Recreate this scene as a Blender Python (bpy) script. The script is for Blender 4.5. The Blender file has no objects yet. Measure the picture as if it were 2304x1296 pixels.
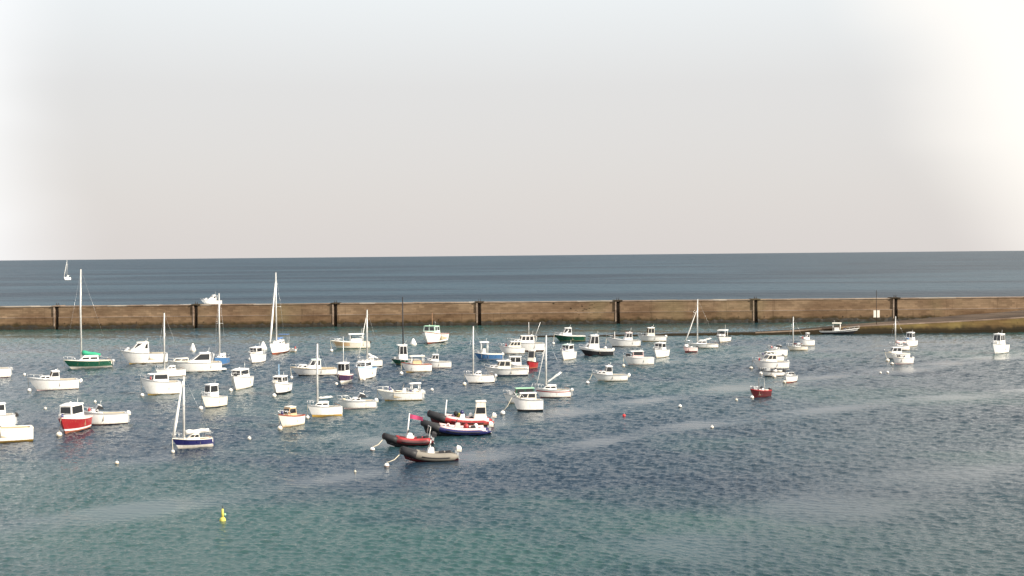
import bpy, math, random
import numpy as np
from mathutils import Vector, Matrix
R = math.radians
rnd = random.Random(7)
S = bpy.context.scene
COL = S.collection

# ------------------------------------------------------------------ camera
F = 2781.0                      # focal length in pixels of a 2304 px wide frame
H = 18.0                        # camera height above the water
PITCH, ROLL = math.atan(74 / F), R(0.547)
fwd = Vector((0, math.cos(PITCH), -math.sin(PITCH)))
r0 = Vector((1, 0, 0)); u0 = r0.cross(fwd)
rt = r0 * math.cos(ROLL) - u0 * math.sin(ROLL)
up = u0 * math.cos(ROLL) + r0 * math.sin(ROLL)
cam = bpy.data.cameras.new('camera')
cam.sensor_width = 36; cam.lens = 36 * F / 2304
cam.clip_start = 0.5; cam.clip_end = 120000
camo = bpy.data.objects.new('camera', cam)
m = Matrix((rt, up, -fwd)).transposed().to_4x4(); m.translation = (0, 0, H)
camo.matrix_world = m
COL.objects.link(camo); S.camera = camo

# ------------------------------------------------------------------ light
SUN_AZ, SUN_EL = R(116), R(29)   # azimuth clockwise from +Y (the view direction)
SUN_POWER, SKY_MIX = 5.0, 0.08
S.view_settings.view_transform = 'Standard'
S.view_settings.look = 'None'
S.view_settings.exposure = 0.6
S.view_settings.gamma = 1.0
S.view_settings.use_curve_mapping = False
sd = Vector((math.sin(SUN_AZ) * math.cos(SUN_EL), math.cos(SUN_AZ) * math.cos(SUN_EL), math.sin(SUN_EL)))
sl = bpy.data.lights.new('sun', 'SUN'); sl.energy = SUN_POWER; sl.angle = R(0.53); sl.color = (1.0, 0.92, 0.79)
so = bpy.data.objects.new('sun', sl); so.rotation_euler = sd.to_track_quat('Z', 'Y').to_euler(); so.location = sd * 300
COL.objects.link(so)

W = bpy.data.worlds.new('World'); S.world = W; W.use_nodes = True
nt = W.node_tree; nt.nodes.clear()
def N(t, typ, **kw):
    n = t.nodes.new(typ)
    for k, v in kw.items(): setattr(n, k, v)
    return n
def L_(t, a, b): t.links.new(a, b)
def mth(t, op, a, b=None, c=None, clamp=False):
    n = N(t, 'ShaderNodeMath', operation=op); n.use_clamp = clamp
    for i, v in enumerate((a, b, c)):
        if v is None: continue
        if isinstance(v, (int, float)): n.inputs[i].default_value = v
        else: L_(t, v, n.inputs[i])
    return n.outputs[0]
def mixc(t, f, a, b, bt='MIX'):
    n = N(t, 'ShaderNodeMix', data_type='RGBA', blend_type=bt)
    for i, v in ((0, f), (6, a), (7, b)):
        if isinstance(v, (int, float)): n.inputs[i].default_value = v
        elif isinstance(v, tuple): n.inputs[i].default_value = (*v, 1) if len(v) == 3 else v
        else: L_(t, v, n.inputs[i])
    return n.outputs[2]
def ramp(t, f, stops, interp='LINEAR'):
    n = N(t, 'ShaderNodeValToRGB'); e = n.color_ramp.elements; n.color_ramp.interpolation = interp
    while len(e) < len(stops): e.new(0.5)
    for i, (p, c) in enumerate(stops):
        e[i].position = p; e[i].color = (*c, 1) if isinstance(c, tuple) else (c, c, c, 1)
    L_(t, f, n.inputs[0]); return n.outputs[0]
def mrange(t, v, a, b, c=0.0, d=1.0, smooth=True):
    n = N(t, 'ShaderNodeMapRange'); n.interpolation_type = 'SMOOTHSTEP' if smooth else 'LINEAR'
    L_(t, v, n.inputs[0])
    for i, x in enumerate((a, b, c, d)): n.inputs[i + 1].default_value = x
    return n.outputs[0]

tc = N(nt, 'ShaderNodeTexCoord')
sep = N(nt, 'ShaderNodeSeparateXYZ'); L_(nt, tc.outputs['Generated'], sep.inputs[0])
az = mth(nt, 'ARCTAN2', sep.outputs[0], sep.outputs[1])
el = mth(nt, 'ARCSINE', sep.outputs[2])
nz = N(nt, 'ShaderNodeTexNoise'); nz.inputs['Scale'].default_value = 2.2; nz.inputs['Detail'].default_value = 3
mp = N(nt, 'ShaderNodeMapping'); mp.inputs['Scale'].default_value = (1, 1, 3.0)
L_(nt, tc.outputs['Generated'], mp.inputs[0]); L_(nt, mp.outputs[0], nz.inputs['Vector'])
wob = mth(nt, 'SUBTRACT', nz.outputs[0], 0.5)
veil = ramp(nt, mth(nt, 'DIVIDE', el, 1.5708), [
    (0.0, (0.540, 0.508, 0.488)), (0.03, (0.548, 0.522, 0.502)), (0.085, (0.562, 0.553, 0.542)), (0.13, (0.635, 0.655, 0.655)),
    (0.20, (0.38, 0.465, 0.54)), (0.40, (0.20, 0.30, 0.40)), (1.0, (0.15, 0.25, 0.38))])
# lens glare painted into the sky colour, right and left of the view
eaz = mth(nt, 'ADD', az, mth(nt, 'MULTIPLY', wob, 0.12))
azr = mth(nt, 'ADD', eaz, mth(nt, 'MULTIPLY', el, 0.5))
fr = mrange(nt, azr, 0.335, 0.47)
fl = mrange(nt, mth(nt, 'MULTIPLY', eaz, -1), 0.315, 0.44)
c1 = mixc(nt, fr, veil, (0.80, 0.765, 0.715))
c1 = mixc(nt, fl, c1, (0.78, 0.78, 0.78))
sky = N(nt, 'ShaderNodeTexSky', sky_type='NISHITA'); sky.sun_disc = False
sky.sun_elevation = SUN_EL; sky.sun_rotation = SUN_AZ; sky.dust_density = 3.0; sky.air_density = 1.0
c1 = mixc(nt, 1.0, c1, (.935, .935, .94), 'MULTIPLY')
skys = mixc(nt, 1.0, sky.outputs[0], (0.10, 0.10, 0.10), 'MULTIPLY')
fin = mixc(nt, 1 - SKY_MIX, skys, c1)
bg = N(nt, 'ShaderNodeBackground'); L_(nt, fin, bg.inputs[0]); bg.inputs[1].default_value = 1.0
wo = N(nt, 'ShaderNodeOutputWorld'); L_(nt, bg.outputs[0], wo.inputs[0])

# ------------------------------------------------------------------ materials
MATS = {}
def pbr(name, col, rough=0.5, spec=0.5, metal=0.0, var=0.0, vscale=3.0, coat=0.0, dirt=None, grime=0.0):
    if name in MATS: return MATS[name]
    mt = bpy.data.materials.new(name); mt.use_nodes = True; t = mt.node_tree
    b = t.nodes['Principled BSDF']
    b.inputs['Roughness'].default_value = rough; b.inputs['Specular IOR Level'].default_value = spec
    b.inputs['Metallic'].default_value = metal; b.inputs['Coat Weight'].default_value = coat
    if var > 0:
        g = N(t, 'ShaderNodeTexCoord'); n = N(t, 'ShaderNodeTexNoise')
        n.inputs['Scale'].default_value = vscale; n.inputs['Detail'].default_value = 4
        L_(t, g.outputs['Object'], n.inputs['Vector'])
        d = dirt or tuple(c * (1 - var) for c in col)
        c = ramp(t, n.outputs[0], [(0.35, d), (0.62, tuple(min(1, c * (1 + var * .3)) for c in col))])
        if grime:
            sz = N(t, 'ShaderNodeSeparateXYZ'); L_(t, g.outputs['Object'], sz.inputs[0])
            mm = N(t, 'ShaderNodeMapping'); mm.inputs['Scale'].default_value = (3.2, 3.2, .35); L_(t, g.outputs['Object'], mm.inputs[0])
            n2 = N(t, 'ShaderNodeTexNoise'); n2.inputs['Scale'].default_value = 1.6; n2.inputs['Detail'].default_value = 5; L_(t, mm.outputs[0], n2.inputs['Vector'])
            low = mrange(t, mth(t, 'ADD', sz.outputs[2], mth(t, 'MULTIPLY', mth(t, 'SUBTRACT', n2.outputs[0], .5), .5)), .08, .36, 1, 0)
            c = mixc(t, mth(t, 'MULTIPLY', low, grime), c, (.33, .25, .13))
            c = mixc(t, mrange(t, n2.outputs[0], .60, .74, 0, grime * .8), c, (.40, .27, .15))
        L_(t, c, b.inputs['Base Color'])
        L_(t, mrange(t, n.outputs[0], 0.3, 0.7, rough * .8, min(1, rough * 1.25)), b.inputs['Roughness'])
    else:
        b.inputs['Base Color'].default_value = (*col, 1)
    MATS[name] = mt; return mt
PAL = dict(
    white=((.86, .84, .81), .3), cream=((.80, .745, .64), .4), tan=((.55, .38, .22), .8), grey=((.33, .34, .35), .5),
    dark=((.016, .016, .019), .7), green=((.012, .075, .045), .3), greencover=((.02, .30, .17), .7), blue=((.06, .16, .34), .3),
    navy=((.018, .02, .10), .3), red=((.31, .02, .024), .4), maroon=((.075, .009, .012), .45), teal=((.05, .30, .30), .4),
    orange=((.68, .46, .27), .5), yellow=((.56, .50, .10), .55), pink=((.76, .54, .52), .5), ochre=((.60, .36, .07), .5),  # ochre paints the warm water reflection onto hull bottoms
    wood=((.28, .14, .06), .45), palegreen=((.30, .52, .36), .6), rope=((.62, .55, .42), .9), lightblue=((.25, .42, .62), .35),
    redbuoy=((.65, .03, .03), .4), brownred=((.25, .05, .03), .5), flagred=((.42, .05, .13), .8), sail=((.74, .72, .68), .85), beige=((.42, .35, .24), .55),
    purple=((.05, .022, .06), .5), bluecover=((.08, .16, .34), .8), hypalon=((.21, .19, .16), .6), aquagreen=((.55, .70, .62), .5))
def C_(k):
    c, r = PAL[k]
    return pbr(k + '_paint', c, r, var=.05, vscale=1.7, coat=.15 if r < .4 else 0, grime=.5 if k in ('white', 'cream', 'tan', 'blue', 'green', 'red') else 0)
GLASS = pbr('tinted_glass', (.02, .022, .025), .06, .6)
ALU = pbr('aluminium', (.66, .65, .62), .38, .5, .35, var=.1)
STEEL = pbr('stainless_steel', (.58, .58, .58), .3, .5, .6)
RUBBER = pbr('black_rubber', (.025, .025, .028), .6)

# ------------------------------------------------------------------ mesh builder
class MB:
    def __init__(s): s.v = []; s.f = []; s.sm = []
    def add(s, vs, fs, smooth=False):
        o = len(s.v); s.v += [tuple(v) for v in vs]; s.f += [tuple(i + o for i in f) for f in fs]; s.sm += [smooth] * len(fs); return s
    def box(s, x0, x1, y0, y1, z0, z1):
        return s.hexa([(x0, y0, z0), (x1, y0, z0), (x1, y1, z0), (x0, y1, z0)], [(x0, y0, z1), (x1, y0, z1), (x1, y1, z1), (x0, y1, z1)])
    def hexa(s, b, t):
        return s.add(list(b) + list(t), [(3, 2, 1, 0), (4, 5, 6, 7), (0, 1, 5, 4), (1, 2, 6, 5), (2, 3, 7, 6), (3, 0, 4, 7)])
    def tube(s, pts, rad, n=6, cap=True):
        pts = [Vector(p) for p in pts]
        rs = rad if isinstance(rad, (list, tuple)) else [rad] * len(pts)
        vs = []; fs = []
        for i, p in enumerate(pts):
            d = (pts[min(i + 1, len(pts) - 1)] - pts[max(i - 1, 0)]).normalized()
            a = d.orthogonal().normalized() if abs(d.z) > .9 else d.cross(Vector((0, 0, 1))).normalized()
            b = d.cross(a)
            for k in range(n):
                q = 2 * math.pi * k / n
                vs.append(p + (a * math.cos(q) + b * math.sin(q)) * rs[i])
        for i in range(len(pts) - 1):
            for k in range(n):
                k2 = (k + 1) % n
                fs.append((i * n + k, i * n + k2, (i + 1) * n + k2, (i + 1) * n + k))
        s.add(vs, fs, True)
        if cap:
            o = len(s.v) - len(vs)
            s.f.append(tuple(o + k for k in range(n))[::-1]); s.f.append(tuple(o + (len(pts) - 1) * n + k for k in range(n))); s.sm += [False, False]
        return s
    def lathe(s, prof, n=10, c=(0, 0, 0), axis='z', smooth=True):
        vs = []; fs = []
        for (r, z) in prof:
            for k in range(n):
                q = 2 * math.pi * k / n; x, y = r * math.cos(q), r * math.sin(q)
                vs.append((c[0] + x, c[1] + y, c[2] + z) if axis == 'z' else (c[0] + z, c[1] + x, c[2] + y))
        for i in range(len(prof) - 1):
            for k in range(n):
                k2 = (k + 1) % n; fs.append((i * n + k, i * n + k2, (i + 1) * n + k2, (i + 1) * n + k))
        fs.append(tuple(range(n))[::-1]); fs.append(tuple((len(prof) - 1) * n + k for k in range(n)))
        return s.add(vs, fs, smooth)
    def sphere(s, c, r, n=10, sz=1.0):
        return s.lathe([(r * math.sin(math.pi * (i + .02) / 6.04), -r * sz * math.cos(math.pi * (i + .02) / 6.04)) for i in range(7)], n, c)
    def panel(s, q, u0, u1, v0, v1, th=.02):
        "a thin plate on the quad q (a,b,c,d counter-clockwise seen from outside), standing th proud of it"
        a, b, c, d = [Vector(x) for x in q]
        P = lambda u, v: (a * (1 - u) + b * u) * (1 - v) + (d * (1 - u) + c * u) * v
        n = (b - a).cross(d - a).normalized()
        p = [P(u0, v0), P(u1, v0), P(u1, v1), P(u0, v1)]
        return s.hexa([x - n * th for x in p], [x + n * th for x in p])
    def build(s, name, mat, parent=None, loc=None):
        me = bpy.data.meshes.new(name); me.from_pydata(s.v, [], s.f)
        me.polygons.foreach_set('use_smooth', s.sm); me.materials.append(mat); me.update()
        o = bpy.data.objects.new(name, me); COL.objects.link(o)
        if parent: o.parent = parent
        if loc: o.location = loc
        return o
def empty(name, loc, rz, label, cat, group=None):
    o = bpy.data.objects.new(name, None); COL.objects.link(o); o.empty_display_size = .3
    o.location = loc; o.rotation_euler = (0, 0, rz); o['label'] = label; o['category'] = cat
    if group: o['group'] = group
    return o
def tag(o, label=None, cat=None, group=None, kind=None):
    for k, v in (('label', label), ('category', cat), ('group', group), ('kind', kind)):
        if v: o[k] = v
    return o
def pix(px, py, z=0.0):
    d = fwd + rt * ((px - 1152) / F) + up * ((648 - py) / F)
    return Vector((0, 0, H)) + d * ((z - H) / d.z)
def pixY(px, py, Y):
    d = fwd + rt * ((px - 1152) / F) + up * ((648 - py) / F)
    return Vector((0, 0, H)) + d * (Y / d.y)
def ppm(px, py):                       # metres per photo pixel at that water point
    return pix(px, py).y / F

# ------------------------------------------------------------------ water
def water_material():
    mt = bpy.data.materials.new('sea_water'); mt.use_nodes = True; t = mt.node_tree
    b = t.nodes['Principled BSDF']
    geo = N(t, 'ShaderNodeNewGeometry'); P = geo.outputs['Position']
    sp = N(t, 'ShaderNodeSeparateXYZ'); L_(t, P, sp.inputs[0])
    def noise(scale, detail=3, sx=1, sy=1, rot=0, rough=.55, dist=0.0):
        mm = N(t, 'ShaderNodeMapping'); mm.inputs['Scale'].default_value = (sx, sy, 1); mm.inputs['Rotation'].default_value = (0, 0, R(rot))
        L_(t, P, mm.inputs[0]); n = N(t, 'ShaderNodeTexNoise', noise_dimensions='2D')
        n.inputs['Scale'].default_value = scale; n.inputs['Detail'].default_value = detail
        n.inputs['Roughness'].default_value = rough; n.inputs['Distortion'].default_value = dist
        L_(t, mm.outputs[0], n.inputs['Vector']); return n.outputs[0]
    Y = sp.outputs[1]
    # water body colour: sandy shallows near the shore and under the wall are greener, deep water is slate blue
    shallow = mth(t, 'ADD', mrange(t, Y, 66, 118, .75, 0.0), mth(t, 'MULTIPLY', mrange(t, Y, 190, 290, 0, .75), mrange(t, Y, 325, 330, 1, 0)))
    pat = mrange(t, noise(.035, 4, .6, 1.0), .38, .66, -.35, .5)
    sh = mth(t, 'ADD', shallow, mth(t, 'MULTIPLY', pat, mrange(t, Y, 322, 330, 1, 0)), clamp=True)
    deep = mixc(t, mrange(t, noise(.007, 5, .30, 1.0, 4, .6, .6), .36, .66), (.009, .023, .038), (.030, .062, .086))
    harb = mixc(t, mrange(t, noise(.02, 3, .7, 1.2, 20), .35, .65), (.011, .026, .044), (.017, .040, .056))
    inside = mrange(t, Y, 323, 328, 1, 0)
    body = mixc(t, inside, deep, harb)
    body = mixc(t, mth(t, 'MULTIPLY', sh, inside), body, (.024, .066, .062))
    L_(t, body, b.inputs['Base Color'])
    b.inputs['IOR'].default_value = 1.333
    # unresolved waves on the open sea act as a rough surface; the harbour chop is modelled
    L_(t, mth(t, 'ADD', .07, mth(t, 'MULTIPLY', mth(t, 'SUBTRACT', 1.0, inside), .38)), b.inputs['Roughness'])
    h = mth(t, 'MULTIPLY', noise(4.2, 3, .75, 1.2, -14, .6), .20)
    far = mth(t, 'MULTIPLY', mth(t, 'SUBTRACT', 1.0, inside), noise(.05, 5, .55, 1.2, 6, .65))
    h = mth(t, 'ADD', h, mth(t, 'MULTIPLY', far, 14.0))
    bp = N(t, 'ShaderNodeBump'); bp.inputs['Distance'].default_value = 0.34; la = N(t, 'ShaderNodeAttribute'); la.attribute_name = 'lane'
    L_(t, mth(t, 'MULTIPLY_ADD', la.outputs['Fac'], -.75, .85), bp.inputs['Strength'])
    L_(t, h, bp.inputs['Height'])
    L_(t, bp.outputs[0], b.inputs['Normal'])
    return mt
# harbour chop: a sum of short crossing waves as real relief, finer near the quay, calmer in the long wind lanes
WY0, WY1, WT, NR, NC = 56.0, 322.0, .50, 1120, 1000
yy = WY0 * (WY1 / WY0) ** (np.arange(NR + 1) / NR)
uu = np.linspace(-1, 1, NC + 1)
GX = (yy[:, None] * WT + 5) * uu[None, :]; GY = np.repeat(yy[:, None], NC + 1, 1)
rs = np.random.RandomState(11)
GZ = np.zeros_like(GX); NCOMP = 50
DX = np.zeros_like(GX); DY = np.zeros_like(GX)
LONG = .30 + .70 * np.clip((GY - 85) / 110, 0, 1)
for i in range(NCOMP):
    lam = .34 * (2.6 / .34) ** (((i + rs.rand()) / NCOMP) ** 1.25); th = R(58) + rs.normal(0, .55)
    ux, uy = np.cos(th), np.sin(th); k_ = 2 * np.pi / lam
    am = np.clip(lam / (.0028 * GY) - .35, 0, 1) * .31 * math.sqrt(2 / NCOMP) / k_
    if lam > 1.0: am = am * LONG
    ph = k_ * (ux * GX + uy * GY) + rs.rand() * 6.3
    GZ += am * np.sin(ph); am = am * np.cos(ph) * .8; DX += ux * am; DY += uy * am
lane = np.zeros_like(GX)          # smooth wind lanes lying across the harbour
def smooth01(v): v = np.clip(v, 0, 1); return v * v * (3 - 2 * v)
WOBX = 1.4 * np.sin(GY * .16 + GX * .11) + .9 * np.sin(GX * .37 - GY * .21 + 2)
for pts, wd, st in (([(-200, 1222), (300, 1150), (800, 1070), (1150, 1012)], 2.6, .8), ([(860, 992), (1300, 924), (1700, 866), (2000, 834), (2420, 784)], 3.0, 1.0),
                    ([(1230, 1015), (1600, 951), (2000, 906), (2420, 868)], 2.4, .75), ([(1500, 1230), (2000, 1105), (2420, 1010)], 4.5, .55), ([(-100, 1085), (500, 1015), (900, 965)], 1.8, .45),
                    ([(1480, 812), (1800, 790), (2100, 772), (2400, 758)], 5.0, .5), ([(-100, 800), (300, 780), (700, 762)], 6.0, .45), ([(-100, 760), (900, 752), (1500, 744)], 7.0, .6)):
    for (p, q) in zip(pts[:-1], pts[1:]):
        A, B = pix(*p), pix(*q); dx, dy = B.x - A.x, B.y - A.y
        t = np.clip(((GX - A.x) * dx + (GY - A.y) * dy) / (dx * dx + dy * dy), 0, 1)
        d = np.hypot(GX - A.x - t * dx, GY - A.y - t * dy) + WOBX * .5 * wd / 3
        brk = .65 + .35 * np.sin(GX * .23 + GY * .31 + 1.2 * np.sin(GX * .09))
        lane = np.maximum(lane, np.minimum(1, st * 1.25) * brk * smooth01(1.3 - np.abs(d) / (wd * 1.15)))
gust = .5 + .5 * np.sin(GX * .13 + 1.1 * np.sin(GY * .07 + 2) + GY * .09) * np.sin(GY * .11 - GX * .05 + np.sin(GX * .08)); gust = .5 * gust + .5 * (.5 + .5 * np.sin(GX * .045 + 1.3 * np.sin(GY * .03) + 1) * np.sin(GY * .06 + .9 * np.sin(GX * .04)))
calm = (1 - .93 * lane) * (.66 + .58 * gust)
GZ *= calm; DX *= calm; DY *= calm
edge = np.minimum(np.minimum((1 - np.abs(uu))[None, :] * 40, ((yy - WY0) / 3)[:, None]), ((WY1 - yy) / 4)[:, None])
edge = np.clip(edge, 0, 1); GZ *= edge; GX = GX + DX * edge; GY = GY + DY * edge
nv = GX.size
co = np.stack([GX.ravel(), GY.ravel(), GZ.ravel()], 1)
xe0, xe1 = WY0 * WT + 5, WY1 * WT + 5
ring = np.array([(-40000, -200, 0), (40000, -200, 0), (40000, WY0, 0), (-40000, WY0, 0), (40000, WY1, 0), (-40000, WY1, 0), (40000, 45000, 0), (-40000, 45000, 0)])
idx = np.arange(nv).reshape(NR + 1, NC + 1)
quads = np.stack([idx[:-1, :-1], idx[:-1, 1:], idx[1:, 1:], idx[1:, :-1]], -1).reshape(-1, 4)
rq = np.array([(nv, nv + 1, nv + 2, nv + 3), (nv + 3, idx[0, 0], idx[-1, 0], nv + 5), (idx[0, -1], nv + 2, nv + 4, idx[-1, -1]), (nv + 5, nv + 4, nv + 6, nv + 7)])
quads = np.concatenate([quads, rq]); co = np.concatenate([co, ring])
me = bpy.data.meshes.new('sea')
me.vertices.add(len(co)); me.vertices.foreach_set('co', co.ravel())
me.loops.add(quads.size); me.loops.foreach_set('vertex_index', quads.ravel().astype(np.int32))
me.polygons.add(len(quads)); me.polygons.foreach_set('loop_start', np.arange(len(quads), dtype=np.int32) * 4)
me.update(calc_edges=True)
sm = np.ones(len(quads), dtype=bool); sm[-4:] = False
me.polygons.foreach_set('use_smooth', sm)
at = me.attributes.new('lane', 'FLOAT', 'POINT'); at.data.foreach_set('value', np.concatenate([lane.ravel(), np.zeros(8)]).astype(np.float32))
me.materials.append(water_material())
seao = bpy.data.objects.new('sea', me); COL.objects.link(seao); tag(seao, kind='structure')

# ------------------------------------------------------------------ breakwater
YW = pix(1000, 733).y
def stone_material(name, base, dark, light, weed=True, wcol=(.040, .030, .014)):
    mt = bpy.data.materials.new(name); mt.use_nodes = True; t = mt.node_tree
    b = t.nodes['Principled BSDF']; b.inputs['Roughness'].default_value = .85; b.inputs['Specular IOR Level'].default_value = .12
    geo = N(t, 'ShaderNodeNewGeometry'); P = geo.outputs['Position']
    sp = N(t, 'ShaderNodeSeparateXYZ'); L_(t, P, sp.inputs[0])
    cb = N(t, 'ShaderNodeCombineXYZ'); L_(t, mth(t, 'ADD', sp.outputs[0], mth(t, 'MULTIPLY', sp.outputs[1], .7)), cb.inputs[0]); L_(t, sp.outputs[2], cb.inputs[1])
    bk = N(t, 'ShaderNodeTexBrick'); L_(t, cb.outputs[0], bk.inputs['Vector'])
    for k, v in (('Scale', 1.0), ('Mortar Size', .018), ('Brick Width', 1.35), ('Row Height', .52), ('Bias', 0.0)): bk.inputs[k].default_value = v
    bk.inputs['Color1'].default_value = (.1, .1, .1, 1); bk.inputs['Color2'].default_value = (.9, .9, .9, 1); bk.inputs['Mortar'].default_value = (.2, .2, .2, 1)
    def noise(sc, det, sx=1, sz=1):
        mm = N(t, 'ShaderNodeMapping'); mm.inputs['Scale'].default_value = (sx, sx, sz); L_(t, P, mm.inputs[0])
        n = N(t, 'ShaderNodeTexNoise'); n.inputs['Scale'].default_value = sc; n.inputs['Detail'].default_value = det
        L_(t, mm.outputs[0], n.inputs['Vector']); return n.outputs[0]
    c = mixc(t, mrange(t, noise(.10, 4, 1, 3.0), .33, .67), dark, light)
    c = mixc(t, .25, c, base)
    c = mixc(t, .22, c, bk.outputs[0], 'OVERLAY')
    c = mixc(t, mrange(t, noise(.5, 4, .35, 2.5), .5, .75, 0, .45), c, tuple(x * .62 for x in base))
    c = mixc(t, mrange(t, noise(.9, 3, 1.6, .12), .58, .78, 0, .45), c, tuple(x * .5 for x in dark))
    c = mixc(t, mrange(t, noise(.06, 2, 1, .5), .55, .72, 0, .5), c, (.22, .185, .10))
    if weed:
        hgt = mth(t, 'ADD', sp.outputs[2], mth(t, 'MULTIPLY', mth(t, 'SUBTRACT', noise(.45, 4), .5), 2.0))
        c = mixc(t, mrange(t, hgt, .8, 1.9, .95, 0), c, wcol)
    L_(t, c, b.inputs['Base Color'])
    bp = N(t, 'ShaderNodeBump'); bp.inputs['Strength'].default_value = .6; bp.inputs['Distance'].default_value = .05
    L_(t, mth(t, 'ADD', bk.outputs['Fac'], noise(4, 4)), bp.inputs['Height']); L_(t, bp.outputs[0], b.inputs['Normal'])
    return mt
ST_LOW = stone_material('granite_lower', (.158, .098, .057), (.105, .062, .035), (.215, .142, .085))
ST_UP = stone_material('granite_upper', (.190, .122, .075), (.130, .082, .050), (.255, .18, .115))
ST_COP = stone_material('granite_coping', (.24, .17, .125), (.16, .11, .08), (.33, .26, .205), False)
ST_PALE = stone_material('bleached_coping', (.34, .28, .23), (.26, .21, .17), (.42, .36, .30), False)
ST_DARK = stone_material('dark_stone', (.045, .032, .020), (.03, .022, .014), (.07, .05, .03), False)  # also paints the shade inside drain mouths and stone gaps
WEED = pbr('seaweed', (.017, .012, .005), .8, var=.5, vscale=.8)
RUST = pbr('rusty_iron', (.030, .018, .012), .8, var=.4, vscale=5)
jx = [128, 441, 755, 1079, 1391, 1701, 2016]
jX = [pixY(x, 730, YW).x for x in jx]
stp = (jX[-1] - jX[0]) / 6
jX = [jX[0] - 2 * stp, jX[0] - stp] + jX + [jX[-1] + stp, jX[-1] + 2 * stp]
ZT = 18 - 105.0 * YW / F
ZM = ZT * .50
wall = empty('breakwater_wall', (0, YW, 0), 0, 'long brown granite breakwater wall closing off the harbour from the open sea', 'breakwater')
GAP = .45
for i in range(len(jX) - 1):
    a, b2 = jX[i] + GAP, jX[i + 1] - GAP
    MB().box(a, b2, 0, 3, -1.5, ZM).build('lower_panel', ST_LOW, wall)
    MB().box(a, b2, .22, 3, ZM, ZT - .22).build('upper_panel', ST_UP, wall)
    # string course between the two tiers
    MB().box(a, b2, -.06, .22, ZM + .002, ZM + .16).build('string_course', ST_COP, wall)
    # coping slabs, laid in uneven runs
    x = a
    while x < b2 - .5:
        w = min(rnd.uniform(3.5, 6.5), b2 - x)
        MB().box(x + .015, x + w - .015, .08 + rnd.uniform(-.02, .03), 3.2, ZT - .218, ZT + rnd.uniform(-.03, .04)).build('coping_stone', ST_PALE if (rnd.random() < .16 or x < jX[2] - 3 and x > jX[2] - 16) else ST_COP, wall)
        x += w
    # ragged belt of weed at the waterline
    wb = MB(); n = 40; vs = []
    for k in range(n + 1):
        xx = a + (b2 - a) * k / n; zt = .85 + rnd.uniform(-.2, .4)
        vs += [(xx, -.35 - rnd.uniform(0, .25), -.6), (xx, -.18 - rnd.uniform(0, .15), zt * .55), (xx, .02, zt)]
    fs = []
    for k in range(n):
        for q in range(2): fs.append((k * 3 + q, (k + 1) * 3 + q, (k + 1) * 3 + q + 1, k * 3 + q + 1))
    wb.add(vs, fs).build('weed_belt', WEED, wall)
    # drain holes as proud blocks, the shade in their mouths painted dark
    x = a + rnd.uniform(1, 3)
    while x < b2 - 1:
        z = rnd.uniform(1.0, 1.45); w = rnd.uniform(.16, .34); hh = rnd.uniform(.2, .5)
        MB().box(x, x + w, -.03, .2, z, z + hh).build('drain_mouth', ST_DARK, wall)
        x += rnd.uniform(3, 7.5)
for i, x in enumerate(jX):
    MB().box(x - GAP, x + GAP, .9, 3, -1.5, ZT - .25).build('joint_back', ST_DARK, wall)
    MB().box(x - GAP - .34, x - GAP - .004, -.14, .21, .3, ZT - .26).build('pilaster', ST_COP, wall)
    MB().box(x - 1.15, x + 1.15, -.25, 3.2, ZT - .10, ZT + .14).build('cap_stone', ST_DARK if i not in (2,) else ST_COP, wall)
    ld = MB()
    for sx in (-.24, .24): ld.tube([(x + sx, .25, -.8), (x + sx, .25, ZT + .05), (x + sx, .7, ZT + .75), (x + sx, 1.2, ZT + .15)], .05)
    lo = ld.build('ladder', RUST, wall)
    for k in range(14): MB().tube([(x - .24, .25, .1 + k * .43), (x + .24, .25, .1 + k * .43)], .03).build('rung', RUST, lo)
for k in range(26):      # washed out stones in the worn stretch right of the middle: dark blocks, hole shade painted
    xx = pixY(rnd.gauss(1312, 34), 700, YW).x; zz = min(ZT - .7, max(1.4, rnd.gauss(ZM + .8, 1.1))); up2 = .22 if zz > ZM else 0
    if abs(zz - ZM) < .35: continue
    w = rnd.uniform(.12, .5); MB().box(xx, xx + w, up2 - .03, up2 + .2, zz, zz + rnd.uniform(.1, .3)).build('missing_stone', ST_DARK, wall)
MB().box(jX[0], jX[-1], 3.0, 9, -1.5, ZT - .35).build('walkway', ST_COP, wall)

# ------------------------------------------------------------------ slipway
YF = pix(1900, 752).y
stn = [  # photo x, top-front y, back line y, top height
    (1190, .22, 4.0), (1250, .26, 5.0), (1320, .05, 5.0), (1370, .30, 6.0), (1470, .20, 6.5), (1500, .38, 7.5), (1580, .42, 8.0), (1640, .46, 8.5), (1700, .50, 9.5), (1800, .85, 12.0), (1904, 1.55, 16.0),
    (2000, 1.95, 21.0), (2060, 2.15, 26.0), (2180, 2.6, 36.0), (2304, 3.2, 40.0), (2480, 3.9, YW - YF - .5), (2700, 4.6, YW - YF - .5)]
SLIP_TOP = stone_material('slipway_stone', (.075, .050, .032), (.045, .030, .02), (.11, .078, .055), True, (.022, .018, .012))
SLIP_FACE = stone_material('slipway_face', (.13, .085, .036), (.095, .058, .024), (.16, .125, .045), True, (.018, .014, .008))
sv = []; fvv = []
for (px, z, wd) in stn:
    x = pixY(px, 740, YF).x; xb = x * (YF + wd) / YF if px < 2400 else x + 12
    bk_drop = .55 if px < 1900 else (.8 if px < 2100 else .5)
    sv += [(x, YF + .35 * z, z), (x + .6, YF + .35 * z + wd * .5, z - .05), (xb * .985, YF + wd, z - bk_drop), (xb * .985, YF + wd + .5, -1.2)]
    fvv += [(x, YF - .25, -1.2), (x, YF, max(-.3, z * .25)), (x, YF + .36 * z, z - .004)]
fs = [(k * 4 + q, (k + 1) * 4 + q, (k + 1) * 4 + q + 1, k * 4 + q + 1) for k in range(len(stn) - 1) for q in range(3)]
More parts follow.
